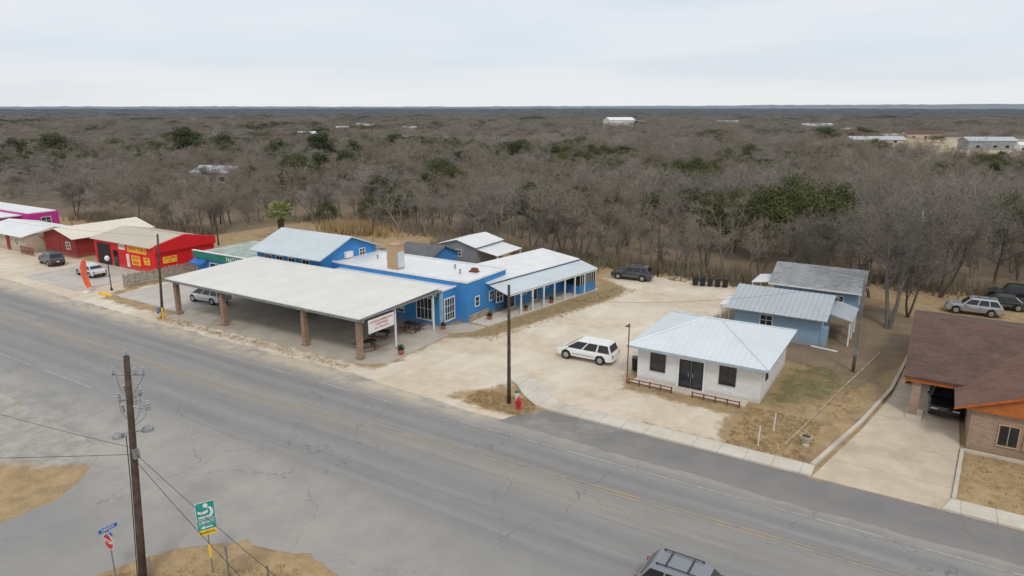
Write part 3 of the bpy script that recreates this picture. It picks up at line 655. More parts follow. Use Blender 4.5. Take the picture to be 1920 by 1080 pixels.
# ---------------------------------------------------------------- buildings along the far end of the road
T = Thing('red_drive_thru', 'bright red drive through store with yellow signs', 'shop', (-85, 51, 0), world=True)
yb, yr = 54.6, 50.6
mb = MB(); mb.prism([(46.6, 0), (yb, 0), (yb, 3.2), (yr, 4.0), (46.6, 3.2)], 'x', -91.8, -78.6); T.part('wall', mb, m_red)
mb = MB(); roofplane(mb, [(-92.1, 46.2, 3.22), (-78.9, 46.2, 3.22), (-78.9, yr, 4.15), (-92.1, yr, 4.15)], .06, .6, .04); roofplane(mb, [(-78.9, yb + .3, 3.22), (-92.1, yb + .3, 3.22), (-92.1, yr + .01, 4.15), (-78.9, yr + .01, 4.15)], .06, .6, .04); T.part('roof', mb, m_rtan)
mb = MB(); mb.prism([(46.55, 2.6), (yb + .1, 2.6), (yb + .1, 3.5), (yr, 4.35), (46.55, 3.5)], 'x', -78.595, -78.3); T.part('parapet', mb, m_red)
T.part('drive_opening', bx(-91.2, -88.2, 46.55, 46.595, .05, 2.7), m_dark)
T.part('door', bx(-87.6, -86.6, 46.55, 46.595, .05, 2.1), m_glass)
def sgn(T, face, c, w, h, mat, lines, tm):
    mb = MB(); x, y, z = c
    if face == '-y': mb.box(x - w/2, x + w/2, y - .06, y - .003, z - h/2, z + h/2)
    else: mb.box(x + .003, x + .06, y - w/2, y + w/2, z - h/2, z + h/2)
    s = T.part('sign', mb, mat); n = len(lines)
    for i, (t, sz) in enumerate(lines):
        zz = z + h/2 - h * (i + .5) / n
        T.text(t, sz, (x, y - .068, zz) if face == '-y' else (x + .068, y, zz), (90, 0, 0 if face == '-y' else 90), tm, s)
sgn(T, '-y', (-82.3, 46.6, 2.65), 4.0, .85, m_yellow2, [('DRIVE THRU', .66)], m_redp)
sgn(T, '-y', (-85.5, 46.6, 2.7), 1.3, .7, m_white, [("TOTI'S", .38)], m_redp)
sgn(T, '-y', (-82.7, 46.6, 1.25), 1.8, 1.2, m_yellow2, [('NOW', .5), ('OPEN', .5)], m_redp)
sgn(T, '-y', (-80.4, 46.6, 1.4), 1.2, .9, m_yellow2, [('BEER', .32), ('TO GO', .28)], m_redp)
sgn(T, '+x', (-78.6, 48.4, 1.55), 1.8, .8, m_yellow2, [('COLD BEER', .28), ('ICE', .28)], m_redp)
T.part('panel', bx(-84.6, -84.1, 46.5, 46.59, .3, 1.9), m_white)

T = Thing('red_barn', 'dark red metal barn with cream gable roof', 'barn', (-100, 52, 0), world=True)
mb = MB(); mb.prism([(-104.6, 0), (-96.5, 0), (-96.5, 2.7), (-100.5, 3.6), (-104.6, 2.7)], 'y', 46.6, 57); T.part('wall', mb, m_redbarn)
mb = MB(); roofplane(mb, [(-96, 46, 2.65), (-96, 57.5, 2.65), (-100.5, 57.5, 3.75), (-100.5, 46, 3.75)], .07, .8, .04); roofplane(mb, [(-105.1, 57.5, 2.65), (-105.1, 46, 2.65), (-100.51, 46, 3.75), (-100.51, 57.5, 3.75)], .07, .8, .04); T.part('roof', mb, m_rcream)
T.part('door', bx(-103.2, -100.6, 46.55, 46.595, 0, 2.4), m_redbarn, label='large red sliding barn door'); window(T, '-y', (-98.4, 46.6, 1.5), 1, 1)
mb = MB()
for k in range(11): mb.box(-106.2 + k * .35, -106.13 + k * .35, 44.1, 44.16, 0, 1.1)
for z in (.4, 1.0): mb.box(-106.2, -102.6, 44.16, 44.2, z, z + .08)
Tf = Thing('wooden_fence', 'short brown wooden rail fence beside dark red barn', 'fence', (-104, 44.2, 0), world=True); Tf.part('rail', mb, m_rust)
T = Thing('beige_building', 'beige building with white low metal roof', 'building', (-112, 49, 0), world=True)
mb = MB(); mb.prism([(44.6, 0), (52, 0), (52, 2.4), (48.4, 3.1), (44.6, 2.4)], 'x', -118, -105.4); T.part('wall', mb, m_beige)
mb = MB(); roofplane(mb, [(-118.5, 44, 2.35), (-105.2, 44, 2.35), (-105.2, 48.4, 3.25), (-118.5, 48.4, 3.25)], .07, .8, .04); roofplane(mb, [(-105.2, 52.5, 2.35), (-118.5, 52.5, 2.35), (-118.5, 48.41, 3.25), (-105.2, 48.41, 3.25)], .07, .8, .04); T.part('roof', mb, m_rwhite)
window(T, '-y', (-108, 44.6, 1.4), 1, 1); T.part('door', bx(-111, -110, 44.55, 44.59, 0, 2.1), m_redbarn)
T = Thing('magenta_building', 'bright magenta building with low white roof', 'building', (-128, 54, 0), world=True)
T.part('wall', bx(-144, -124, 53.4, 58, 0, 2.8), m_mag)
T.part('roof', bx(-144, -124.2, 53.6, 57.8, 2.802, 2.95), m_rwhite)
T.part('canopy', bx(-136, -126, 50.5, 53.38, 2.4, 2.55), m_rwhite)
window(T, '+x', (-124, 56, 1.5), 1.5, 1.2)

T = Thing('picket_fence', 'weathered grey wooden picket fence beside red store', 'fence', (-75.8, 45, 0), world=True)
mb = MB(); r_ = random.Random(2)
for k in range(60):
    y = 40.9 + k * .145; x = -75.8 + .5 * k / 60; h = 1.45 + r_.uniform(-.12, .12); mb.box(x, x + .03, y, y + .11, .05, h)
T.part('picket', mb, m_fence)['label'] = 'uneven weathered pickets'
mb = MB()
for z in (.4, 1.1): mb.loft([(-75.86, 40.9, z), (-75.82, 40.9, z), (-75.82, 40.9, z + .09), (-75.86, 40.9, z + .09)], [(-75.36, 49.6, z), (-75.32, 49.6, z), (-75.32, 49.6, z + .09), (-75.36, 49.6, z + .09)])
T.part('rail', mb, m_fence)

# ---------------------------------------------------------------- distant buildings
def farhouse(x, y, w_, d_, h_, wall, roof, label, rot=0, cat='house'):
    T = Thing('distant_house', label, cat, (x, y, 0), rot=rot)
    mb = MB(); mb.prism([(-d_/2, 0), (d_/2, 0), (d_/2, h_), (0, h_ + d_ * .16), (-d_/2, h_)], 'x', -w_/2, w_/2); T.part('wall', mb, wall)
    mb = MB(); e = .4; zr = h_ + d_ * .16 + .2; ze_ = h_ - .03
    roofplane(mb, [(-w_/2 - e, -d_/2 - e, ze_), (w_/2 + e, -d_/2 - e, ze_), (w_/2 + e, 0, zr), (-w_/2 - e, 0, zr)], .15, 0)
    roofplane(mb, [(w_/2 + e, d_/2 + e, ze_), (-w_/2 - e, d_/2 + e, ze_), (-w_/2 - e, .01, zr), (w_/2 + e, .01, zr)], .15, 0); T.part('roof', mb, roof)
    for k in (-.3, .05, .3): T.part('window', bx(w_ * k - .8, w_ * k + .8, -d_/2 - .05, -d_/2 - .01, 1, 2.1), m_glass)
farhouse(-161, 116, 11, 8, 3.2, m_graymet, m_rgalv, 'grey farmhouse with metal roof among bare trees', .3)
farhouse(-264, 620, 26, 14, 7.5, m_white, m_rwhite, 'large white metal barn rising above thicket', .9, 'barn')
farhouse(-240, 612, 8, 8, 6, m_dark, m_shdark, 'dark open shed beside white barn', .9, 'shed')
farhouse(-33, 425, 28, 9, 2.6, m_beige, m_rgalv, 'long grey roofed shed in a clearing', .5, 'shed')
farhouse(16, 400, 22, 9, 4.2, m_graymet, m_rgalv, 'wide grey metal roofed farmhouse in a clearing', .5)
farhouse(30, 385, 7, 6, 3.2, m_white, m_rwhite, 'small white outbuilding beside grey farmhouse', .3, 'shed')
farhouse(-15, 505, 20, 10, 3.5, m_beige, m_shbrown, 'brown roofed house in tan clearing', .5)
farhouse(-30, 470, 10, 8, 2.6, m_beige, m_rtan, 'tan cottage in tan clearing', .8)
farhouse(-95, 640, 24, 12, 4, m_white, m_rgalv, 'pale roofed farm building in distant scrub', .5, 'barn')
farhouse(-60, 560, 16, 8, 3.4, m_beige, m_rtan, 'tan farm building in distant scrub', .6)
farhouse(-190, 720, 20, 9, 4.6, m_white, m_rgalv, 'pale farm shed in distant scrub', .3, 'shed')
for (x, y) in ((-395, 395), (-420, 450), (-455, 480), (-350, 420), (-330, 300)):
    farhouse(x, y, 10, 7, 3.8, m_white, m_rwhite, 'small white roofed house half hidden in scrub', 1.0)

# ---------------------------------------------------------------- vehicles
def car(name, label, cat, loc, rot, paint, kind='suv', group=None):
    T = Thing(name, label, cat, loc, rot, group=group)
    if kind == 'suv': L, W, H_, belt, hoodz = 4.75, 1.88, 1.72, 1.05, 1.0; cab = (-2.25, -1.8, .3, 1.05); wb = (-1.42, 1.45)
    elif kind == 'van': L, W, H_, belt, hoodz = 4.75, 1.84, 1.74, .98, .88; cab = (-2.3, -2.0, .55, 1.72); wb = (-1.4, 1.5)
    elif kind == 'pickup': L, W, H_, belt, hoodz = 5.7, 1.95, 1.85, 1.12, 1.12; cab = (-.75, -.55, 1.0, 1.5); wb = (-1.75, 1.8)
    else: L, W, H_, belt, hoodz = 4.6, 1.8, 1.48, .92, .88; cab = (-1.75, -1.1, .45, 1.2); wb = (-1.35, 1.4)
    r = .37 if kind != 'pickup' else .42; ar = r + .06
    def tap(x): return 1 - .13 * min(1, abs(x) / (L / 2)) ** 5
    def arch(xc):
        return [(xc + ar * math.cos(pi - pi * k / 8), max(.3, r + ar * math.sin(pi - pi * k / 8))) for k in range(9)]
    pts = [(-L/2 + .05, .38), (-L/2 + .35, .3)] + arch(wb[0]) + arch(wb[1]) + [(L/2 - .35, .28), (L/2 - .06, .36), (L/2, .5), (L/2 - .02, .66), (L/2 - .1, hoodz - .18), (L/2 - .28, hoodz - .08), (L/2 - .6, hoodz), (cab[3] + .02, belt)]
    if kind == 'pickup': pts += [(cab[0] - .02, belt), (cab[0] - .02, .8), (-L/2 + .06, .8), (-L/2, .6)]
    else: pts += [(cab[0] + .05, belt), (-L/2 + .04, belt - .08), (-L/2, .8), (-L/2 - .02, .55)]
    mb = MB()
    hw = W / 2
    mb.loft([(x, -hw * tap(x) + .05, z) for x, z in pts], [(x, -hw * tap(x), z) for x, z in pts]) if False else None
    mb.loft([(x, -hw * tap(x) * (1 if z < belt - .05 else .965), z) for x, z in pts], [(x, hw * tap(x) * (1 if z < belt - .05 else .965), z) for x, z in pts])
    T.part('body', mb, paint, bevel=.09, seg=3)
    if kind == 'pickup':
        mb = MB(); x0, x1 = -L/2 + .04, cab[0] - .04
        mb.box(x0, x1, -W/2 + .06, -W/2 + .14, .8, belt); mb.box(x0, x1, W/2 - .14, W/2 - .06, .8, belt); mb.box(x0, x0 + .07, -W/2 + .14, W/2 - .14, .8, belt); T.part('bed', mb, paint)
    hb, ht = W/2 - .08, W/2 - .25
    zs = H_ - .13
    def side(x, z, sgn_, off=0.):
        t = (z - belt) / (zs - belt); return (x, sgn_ * (hb + (ht - hb) * t + off), z)
    def ring(x0, x1, h, z): return [(x0, -h, z), (x1, -h, z), (x1, h, z), (x0, h, z)]
    mb = MB(); mb.loft(ring(cab[0], cab[3], hb, belt - .04), ring(cab[1] - .05, cab[2] + .12, ht, zs), ring(cab[1] + .12, cab[2] - .12, ht - .14, H_)); T.part('cabin', mb, paint, bevel=.06, seg=3)
    def fx(z, front):
        t = (z - belt) / (zs - belt)
        return cab[3] + (cab[2] + .12 - cab[3]) * t if front else cab[0] + (cab[1] - .05 - cab[0]) * t
    z0, z1 = belt + .04, zs - .03
    for sg in (-1, 1):
        a0, a1 = fx(z0, 0) + .12, fx(z0, 1) - .2; c0, c1 = fx(z1, 0) + .12, fx(z1, 1) - .14
        cuts = (0, .3, .64, 1) if kind in ('suv', 'van') else (0, .48, 1)
        for k in range(len(cuts) - 1):
            u0, u1 = cuts[k] + (.02 if k else 0), cuts[k + 1] - (.02 if k < len(cuts) - 2 else 0)
            mb = MB(); q = [side(a0 + (a1 - a0) * u0, z0, sg, .012), side(a0 + (a1 - a0) * u1, z0, sg, .012), side(c0 + (c1 - c0) * u1, z1, sg, .012), side(c0 + (c1 - c0) * u0, z1, sg, .012)]
            q2 = [(p[0], p[1] - sg * .03, p[2]) for p in q]; mb.loft(q, q2); T.part('window', mb, m_carglass)
        for k in range(1, len(cuts)):
            xs = a0 + (a1 - a0) * cuts[k] - .25; T.part('door_handle', bx(xs - .09, xs + .09, sg * W/2 - .01, sg * W/2 + .015, belt - .2, belt - .16), m_black if kind != 'van' else paint)
        ya, yb_ = sorted((sg * (hw - .005), sg * (hw + .012))); T.part('side_moulding', bx(wb[0] + ar + .08, wb[1] - ar - .08, ya, yb_, .56, .62), m_steel)
    for fr, nm in ((True, 'windscreen'), (False, 'rear_window')):
        z0b = belt + (.04 if fr else .12); o = .014 if fr else -.014
        q = [(fx(z0b, fr) + o, -hb + .14, z0b), (fx(z0b, fr) + o, hb - .14, z0b), (fx(zs - .03, fr) + o, ht - .07, zs - .03), (fx(zs - .03, fr) + o, -ht + .07, zs - .03)]
        mb = MB(); mb.loft(q, [(p[0] - (o * 2.5), p[1], p[2]) for p in q]); T.part(nm, mb, m_carglass)
    for xw in wb:
        for sg in (-1, 1):
            yo = sg * (W/2 - .03); mb = MB(); mb.tube([(xw, yo - sg * .22, r), (xw, yo - sg * .02, r), (xw, yo, r)], [r, r, r - .04], 18); wh = T.part('wheel', mb, m_tyre)
            mb = MB(); mb.tube([(xw, yo - sg * .005, r), (xw, yo + sg * .012, r)], [r * .62, r * .5], 12); T.part('rim', mb, m_rim, wh)
    for sg in (-1, 1):
        yc = sg * (hw * .87 - .22)
        T.part('headlight', bx(L/2 - .2, L/2 - .03, yc - .2, yc + .2, .62, .74), m_lamp, bevel=.02)
        zt = belt - .12; yc = sg * (hw * .87 - .1)
        T.part('taillight', bx(-L/2 - .015, -L/2 + .14, yc - .07, yc + .07, zt - .22, zt + .06), m_tail, bevel=.02)
        ya, yb_ = sorted((sg * (W/2 - .04), sg * (W/2 + .15))); T.part('mirror', bx(cab[3] - .42, cab[3] - .26, ya, yb_, belt, belt + .14), paint if kind != 'pickup' else m_black, bevel=.03)
    T.part('grille', bx(L/2 - .05, L/2 + .012, -.45, .45, .42, .6), m_black)
    T.part('licence_plate', bx(-L/2 - .035, -L/2 + .05, -.16, .16, .6, .72), m_plate)
    T.part('rear_bumper', bx(-L/2 - .05, -L/2 + .1, -hw * .84, hw * .84, .38, .52), m_black if kind != 'van' else paint, bevel=.03)
    if kind == 'suv':
        mb = MB()
        yr_ = ht - .17
        for sg in (-1, 1):
            mb.tube([(cab[1] + .2, sg * yr_, H_ + .05), (cab[2] - .2, sg * yr_, H_ + .05)], .024, 5)
            for xx in (cab[1] + .25, cab[2] - .25): mb.box(xx - .04, xx + .04, sg * yr_ - .02, sg * yr_ + .02, H_ - .02, H_ + .05)
        for xx in (-1.2, -.3): mb.box(xx - .025, xx + .025, -yr_, yr_, H_ + .035, H_ + .06)
        T.part('roof_rack', mb, m_black)
    return T
p_white = paintM('white_car_paint', (.74, .74, .73), .0); p_silver = paintM('silver_car_paint', (.42, .43, .45), .55); p_dark = paintM('dark_grey_car_paint', (.075, .08, .085), .4)
p_black = paintM('black_car_paint', (.015, .015, .017), .2, .15); p_grey = paintM('grey_car_paint', (.22, .24, .26), .35); p_green = paintM('dark_green_car_paint', (.03, .04, .032), .3)
p_lsilver = paintM('light_silver_car_paint', (.60, .62, .64), .2)
car('parked_van', 'white minivan parked on tan gravel lot', 'van', (-22.2, 47.6, 0), pi + .03, p_white, 'van')
car('parked_car', 'dark grey SUV parked at the rear of gravel lot', 'car', (-29.3, 74.4, 0), pi + .1, p_dark)
car('moving_car', 'grey SUV with roof rack driving on the road', 'car', (-6.15, 24.15, 0), 0, p_grey)
car('parked_car', 'silver SUV parked on dry grass near bare trees', 'car', (4.3, 78.6, 0), pi + .02, p_silver)
car('parked_car', 'dark sedan parked behind silver SUV', 'car', (6.7, 82.2, 0), pi + .05, p_green, 'sedan')
car('parked_pickup', 'black pickup truck parked on dry grass', 'pickup truck', (8.4, 86.0, 0), pi + .03, p_black, 'pickup')
car('parked_car', 'black SUV parked under brown brick carport', 'car', (2.15, 51.6, .05), -pi/2, p_black)
car('parked_van', 'silver minivan parked beside store canopy', 'van', (-62.6, 42.3, .03), pi + .05, p_lsilver, 'van')
car('parked_car', 'dark car parked behind the silver minivan', 'car', (-59.5, 46.0, .05), pi, p_dark, 'sedan')
car('parked_car', 'light silver sedan parked outside red store', 'car', (-84.9, 42.2, .03), pi - .05, p_lsilver, 'sedan')
car('parked_car', 'dark grey SUV parked beside red barn', 'car', (-95.6, 43.0, 0), pi - .15, p_dark)
car('parked_car', 'dark vehicle parked behind the store', 'car', (-60, 66, 0), .5, p_black)

# ---------------------------------------------------------------- street furniture
T = Thing('wheelie_bin', 'black wheeled rubbish bin standing on gravel', 'bin', (-22.1, 75.3, 0), .1, group='rubbish bins at the lot edge')
mb = MB(); mb.loft([(-.24, -.26, .08), (.24, -.26, .08), (.24, .26, .08), (-.24, .26, .08)], [(-.3, -.34, 1.0), (.3, -.34, 1.0), (.3, .34, 1.0), (-.3, .34, 1.0)]); T.part('body', mb, m_black, bevel=.03)
mb = MB(); mb.loft([(-.32, -.37, 1.0), (.32, -.37, 1.0), (.32, .38, 1.0), (-.32, .38, 1.0)], [(-.28, -.3, 1.09), (.28, -.3, 1.09), (.28, .33, 1.09), (-.28, .33, 1.09)]); T.part('lid', mb, m_black)
for sg in (-1, 1): mb = MB(); mb.tube([(sg * .22, .3, .1), (sg * .3, .3, .1)], .1, 10); T.part('wheel', mb, m_tyre)
for k in range(1, 5): clone(T.o, (-22.1 + .78 * k, 75.3 + .22 * k, 0), .1 + .05 * k)
clone(T.o, (-17.95, 47.2, 0), .3, label='black wheeled rubbish bin beside white office wall')

def pole(name, label, loc, h, r, lean=(0, 0), mat=m_wood, group=None):
    T = Thing(name, label, 'utility pole', (loc[0], loc[1], 0), group=group)
    mb = MB(); mb.tube([(lean[0] * t, lean[1] * t, h * t) for t in (0, .25, .5, .75, 1)], [r * (1 - .35 * t) for t in (0, .25, .5, .75, 1)], 10); T.part('shaft', mb, mat, smooth=True)
    return T
def insul(mb, p, s=1.0):
    x, y, z = p; mb.tube([(x, y, z), (x, y, z + .05*s), (x, y, z + .06*s), (x, y, z + .14*s), (x, y, z + .15*s), (x, y, z + .22*s)], [.05*s, .09*s, .04*s, .08*s, .04*s, .05*s], 8)
LX, LY = .60, .38
T = pole('utility_pole', 'tall weathered wooden utility pole with insulators and cutouts', (-26.3, 13.2), 10.25, .17, (LX, LY))
ux, uy = .852, .524
def pt(z): return (LX * z / 10.25, LY * z / 10.25)
def arm(mb, z, a0, a1, zz0=0, zz1=0, r=.035):
    x, y = pt(z); mb.tube([(x + a0 * ux, y + a0 * uy, z + zz0), (x + a1 * ux, y + a1 * uy, z + zz1)], r, 5)
for z, a0, a1, q0, q1 in ((9.5, -.6, .65, 0, .0), (8.5, -.45, .5, -.15, .2), (8.15, -.4, .8, .1, -.1), (7.1, -.55, .65, -.1, .1)):
    mb = MB(); arm(mb, z, a0, a1, q0, q1); T.part('crossarm', mb, m_steel)
for z, a, s_ in ((9.5, -.56, 1.1), (9.5, .3, 1.1), (9.5, .6, 1.1), (8.4, -.4, 1.3), (8.7, .45, 1.3), (8.1, .75, 1.3), (8.25, .25, 1.2), (10.25, -.02, 1.0)):
    x, y = pt(z); mb = MB(); insul(mb, (x + a * ux, y + a * uy, z + .03), s_); T.part('insulator', mb, m_porc)
for a, z in ((-.33, 8.25), (.42, 8.5), (-.22, 9.05), (.3, 8.95)):
    x, y = pt(z); x += a * ux; y += a * uy; mb = MB(); mb.tube([(x, y, z), (x + a * .2, y + .1, z - .36)], [.055, .045], 8); T.part('fuse_cutout', mb, m_porc)
for a, z in ((-.56, 6.95), (.62, 7.25)):
    x, y = pt(z); x += a * ux; y += a * uy; mb = MB(); mb.tube([(x, y, z - .1), (x, y, z), (x, y, z + .1)], [.24, .22, .09], 12); T.part('arrester_disc', mb, m_steel)  # grey cutout/arrester discs on the bracket ends, not lamps
x, y = pt(6.3); T.part('junction_box', bx(x + .1, x + .3, y - .14, y + .08, 6.0, 6.4), m_steel, bevel=.02)
for k, (a, z, dz_) in enumerate(((-.56, 9.7, 1.3), (.6, 9.7, 1.1), (-.4, 8.6, 1.3), (.45, 8.9, 1.4), (.75, 8.3, 1.0))):
    x, y = pt(z); sd = 1 if a >= 0 else -1
    P = [(x + (a * (1 - t) + sd * .14 * math.sin(t * pi)) * ux, y + (a * (1 - t) + sd * .14 * math.sin(t * pi)) * uy + .06 * math.sin(t * 6 + k), z - t * dz_) for t in [i / 10 for i in range(11)]]
    mb = MB(); mb.tube(P, .008, 4); T.part('jumper_wire', mb, m_black)
mb = MB(); mb.tube([(-.1, -.17, .1), (.25, 0, 5), (.33, .06, 7)], .02, 4); T.part('ground_wire', mb, m_black)

T = pole('utility_pole', 'dark wooden utility pole beside the red hydrant', (-23, 37), 8.3, .14, (.0, 0))
T = pole('utility_pole', 'wooden utility pole beside a brick canopy column', (-61.5, 36.4), 8.1, .13, (.45, .3))
T.part('meter_box', bx(-.25, .1, -.35, -.12, .7, 1.15), m_steel); mb = MB(); mb.tube([(.25, -.1, 0), (.25, -.1, 1.0), (.2, -.1, 1.1)], [.09, .09, .03], 8); T.part('pipe', mb, m_yellow)
mb = MB(); mb.tube([(-.3, -.2, .5), (-.2, -.25, .8), (.25, -.25, .8)], .12, 8); T.part('hose_reel', mb, m_bluesign)
T = pole('utility_pole', 'grey wooden utility pole beside blue cottage', (-3.8, 55.6), 7.6, .13, (0, 0), M('grey_pole_wood', (.19, .17, .15), .3))
T.part('crossarm', bx(-.35, .35, -.04, .04, 6.6, 6.68), m_steel); T.part('meter_box', bx(-.12, .12, -.3, -.11, 1.4, 1.9), m_steel); mb = MB(); mb.tube([(.1, -.14, 2), (.1, -.14, 7)], .025, 5); T.part('conduit', mb, m_steel)
T = pole('utility_pole', 'thin wooden pole at the edge of bare woods', (-27.1, 77), 8.2, .10, (-.2, 0))
T = pole('utility_pole', 'thin dark pole behind red store', (-88.2, 62), 6.5, .12)
T = pole('utility_pole', 'pale pole with grey transformer among bare trees', (-1.2, 84), 9.5, .13, (0, 0), m_steel)
mb = MB(); mb.tube([(.3, 0, 7.2), (.3, 0, 8.0)], .25, 10); T.part('transformer', mb, m_steel)

def wire(label, pts, sag, r=.012):
    mb = MB(); a, c = Vector(pts[0]), Vector(pts[1]); n = 24
    P = [a + (c - a) * (i / n) - Vector((0, 0, sag * 4 * (i / n) * (1 - i / n))) for i in range(n + 1)]
    T = Thing('power_line', label, 'cable', tuple(a)); T.off = tuple(a); T.part('cable', mb.tube(P, r, 4), m_black)
wire('black overhead cable sagging over the side street', [(-26.0, 13.4, 6.4), (-75, 10, 7.0)], 1.2)
wire('black overhead cable sagging over the side street', [(-26.0, 13.4, 6.1), (-60, -6, 6.3)], .6)
wire('black overhead cable crossing beside the road', [(-26.0, 13.4, 6.3), (-12.5, 13.0, 3.0)], .25)
wire('black overhead cable crossing beside the road', [(-26.0, 13.4, 6.0), (-12.8, 12.0, 2.6)], .3)
wire('thin cable over the gravel lot', [(-23, 37, 7.6), (-3.8, 55.6, 7.2)], 1.0, .009)
wire('thin cable to bare woods', [(-27.2, 77, 7.9), (-3.8, 55.6, 7.4)], .9, .008)
wire('thin cable to the brick house', [(-3.8, 55.6, 7.4), (20, 50, 6)], .8, .008)
wire('thin cable along the road verge', [(-61.2, 36.6, 7.9), (-130, 36, 8)], 1.0, .008)

T = Thing('fire_hydrant', 'red fire hydrant on dry grass by the sidewalk', 'fire hydrant', (-22, 36.6, 0))
mb = MB(); mb.tube([(0, 0, 0), (0, 0, .05), (0, 0, .06), (0, 0, .55), (0, 0, .6), (0, 0, .62), (0, 0, .74), (0, 0, .82), (0, 0, .9)], [.19, .19, .13, .13, .18, .15, .14, .08, .03], 14); T.part('barrel', mb, m_hyd)
for a, b_ in (((0, -.1, .45), (0, -.27, .45)), ((.1, 0, .45), (.24, 0, .45)), ((-.1, 0, .45), (-.24, 0, .45))): mb = MB(); mb.tube([a, b_], .085, 10); T.part('nozzle', mb, m_hyd)
T = Thing('marker_post', 'short green topped utility marker beside wooden pole', 'marker', (-22.6, 37.4, 0)); T.part('body', bx(-.11, .11, -.08, .08, 0, .75), m_white, bevel=.02); T.part('cap', bx(-.13, .13, -.1, .1, .75, .85), m_green)

T = Thing('stop_sign', 'red stop sign with blue street name blades on steel post', 'road sign', (-27.75, 12.85, 0))
mb = MB(); mb.tube([(0, 0, 0), (0, 0, 2.55)], .03, 6); T.part('post', mb, m_steel)
def octo(r): return [(r * math.cos(pi/8 + k * pi/4), 1.85 + r * math.sin(pi/8 + k * pi/4)) for k in range(8)]
mb = MB(); mb.prism(octo(.38), 'y', -.05, -.04); pl = T.part('plate', mb, m_white); mb = MB(); mb.prism(octo(.35), 'y', -.056, -.051); T.part('face', mb, m_stop, pl)
T.text('STOP', .26, (0, -.062, 1.85), (90, 0, 0), m_white, pl)
s = T.part('name_blade', bx(.031, .04, -.38, .38, 2.38, 2.55), m_bluesign); T.text('KEARNY', .14, (.046, 0, 2.465), (90, 0, 90), m_white, s)
s = T.part('name_blade', bx(-.38, .38, -.04, -.031, 2.22, 2.36), m_bluesign); T.text('5TH ST', .12, (0, -.046, 2.29), (90, 0, 0), m_white, s)

T = Thing('library_sign', 'green library sign above yellow school plate on post', 'road sign', (-24.62, 15.3, 0), -.48)
mb = MB(); mb.tube([(0, 0, 0), (0, 0, 3.4)], .028, 6); T.part('post', mb, m_steel)
T.part('plate_border', bx(.025, .0299, -.38, .38, 2.63, 3.43), m_white)
pl = T.part('plate', bx(.03, .04, -.36, .36, 2.65, 3.41), m_teal)
mb = MB()
mb.tube([(.041, .02, 3.27), (.047, .02, 3.27)], .095, 14)
mb.prism([(.0, 3.14), (.16, 3.12), (.2, 2.9), (.12, 2.78), (-.3, 2.78), (-.3, 2.7), (.2, 2.7), (.3, 2.82), (.3, 3.02), (.2, 3.18)], 'x', .042, .047)
mb.prism([(-.3, 3.05), (-.1, 2.99), (.1, 3.05), (.1, 2.93), (-.1, 2.86), (-.3, 2.93)], 'x', .042, .046)
T.part('reader_symbol', mb, m_white, pl)
s = T.part('name_plate', bx(.03, .04, -.36, .36, 2.38, 2.6), m_teal); T.text('LIBRARY', .16, (.046, 0, 2.49), (90, 0, 90), m_white, s)
s = T.part('arrow_plate', bx(.03, .04, -.36, .36, 2.14, 2.36), m_teal); mb = MB(); mb.prism([(-.25, 2.25), (-.1, 2.33), (-.1, 2.275), (.22, 2.275), (.22, 2.225), (-.1, 2.225), (-.1, 2.17)], 'x', .042, .046); T.part('arrow', mb, m_white, s)
s = T.part('school_plate', bx(.03, .04, -.34, .34, 1.88, 2.12), m_yellow); T.text('SCHOOL', .15, (.046, 0, 2.0), (90, 0, 90), m_black, s)
T.part('delineator', bx(.03, .045, -.05, .05, .75, 1.4), m_yellow)

for (x, y, h) in ((-23.8, 15.5, 1.5), (-22.4, 16.4, .5)):
    T = Thing('marker_stake', 'thin grey steel stake in dry verge', 'stake', (x, y, 0)); mb = bx(-.03, .03, -.03, .03, 0, h); mb.box(-.05, .05, -.045, -.03, h * .75, h * .97); T.part('shaft', mb, m_steel)
T = Thing('utility_pedestal', 'beige utility pedestal box beside wooden pole', 'utility box', (-27.0, 13.7, 0)); T.part('body', bx(-.22, .22, -.18, .18, 0, .8), m_beige, bevel=.02); mb = MB(); mb.loft([(-.25, -.21, .8), (.25, -.21, .8), (.25, .21, .8), (-.25, .21, .8)], [(-.2, -.16, .9), (.2, -.16, .9), (.2, .16, .9), (-.2, .16, .9)]); T.part('lid', mb, m_beige)
for (x, y) in ((-6.8, 42.0), (-7.2, 39.6)):
    T = Thing('survey_stake', 'white survey stake on dry grass', 'stake', (x, y, 0), group='white survey stakes'); mb = MB(); mb.tube([(0, 0, 0), (.03, 0, 1.25)], .035, 6); T.part('shaft', mb, m_white)
T = Thing('stone_planter', 'round pale stone planter urn on dry grass', 'planter', (-4.8, 41.1, 0)); mb = MB(); mb.tube([(0, 0, 0), (0, 0, .1), (0, 0, .15), (0, 0, .25), (0, 0, .55), (0, 0, .62)], [.2, .2, .12, .18, .32, .34], 14); T.part('bowl', mb, m_kerb); mb = MB(); mb.tube([(0, 0, .621), (0, 0, .66)], [.28, .2], 10); T.part('soil', mb, m_pot_soil)

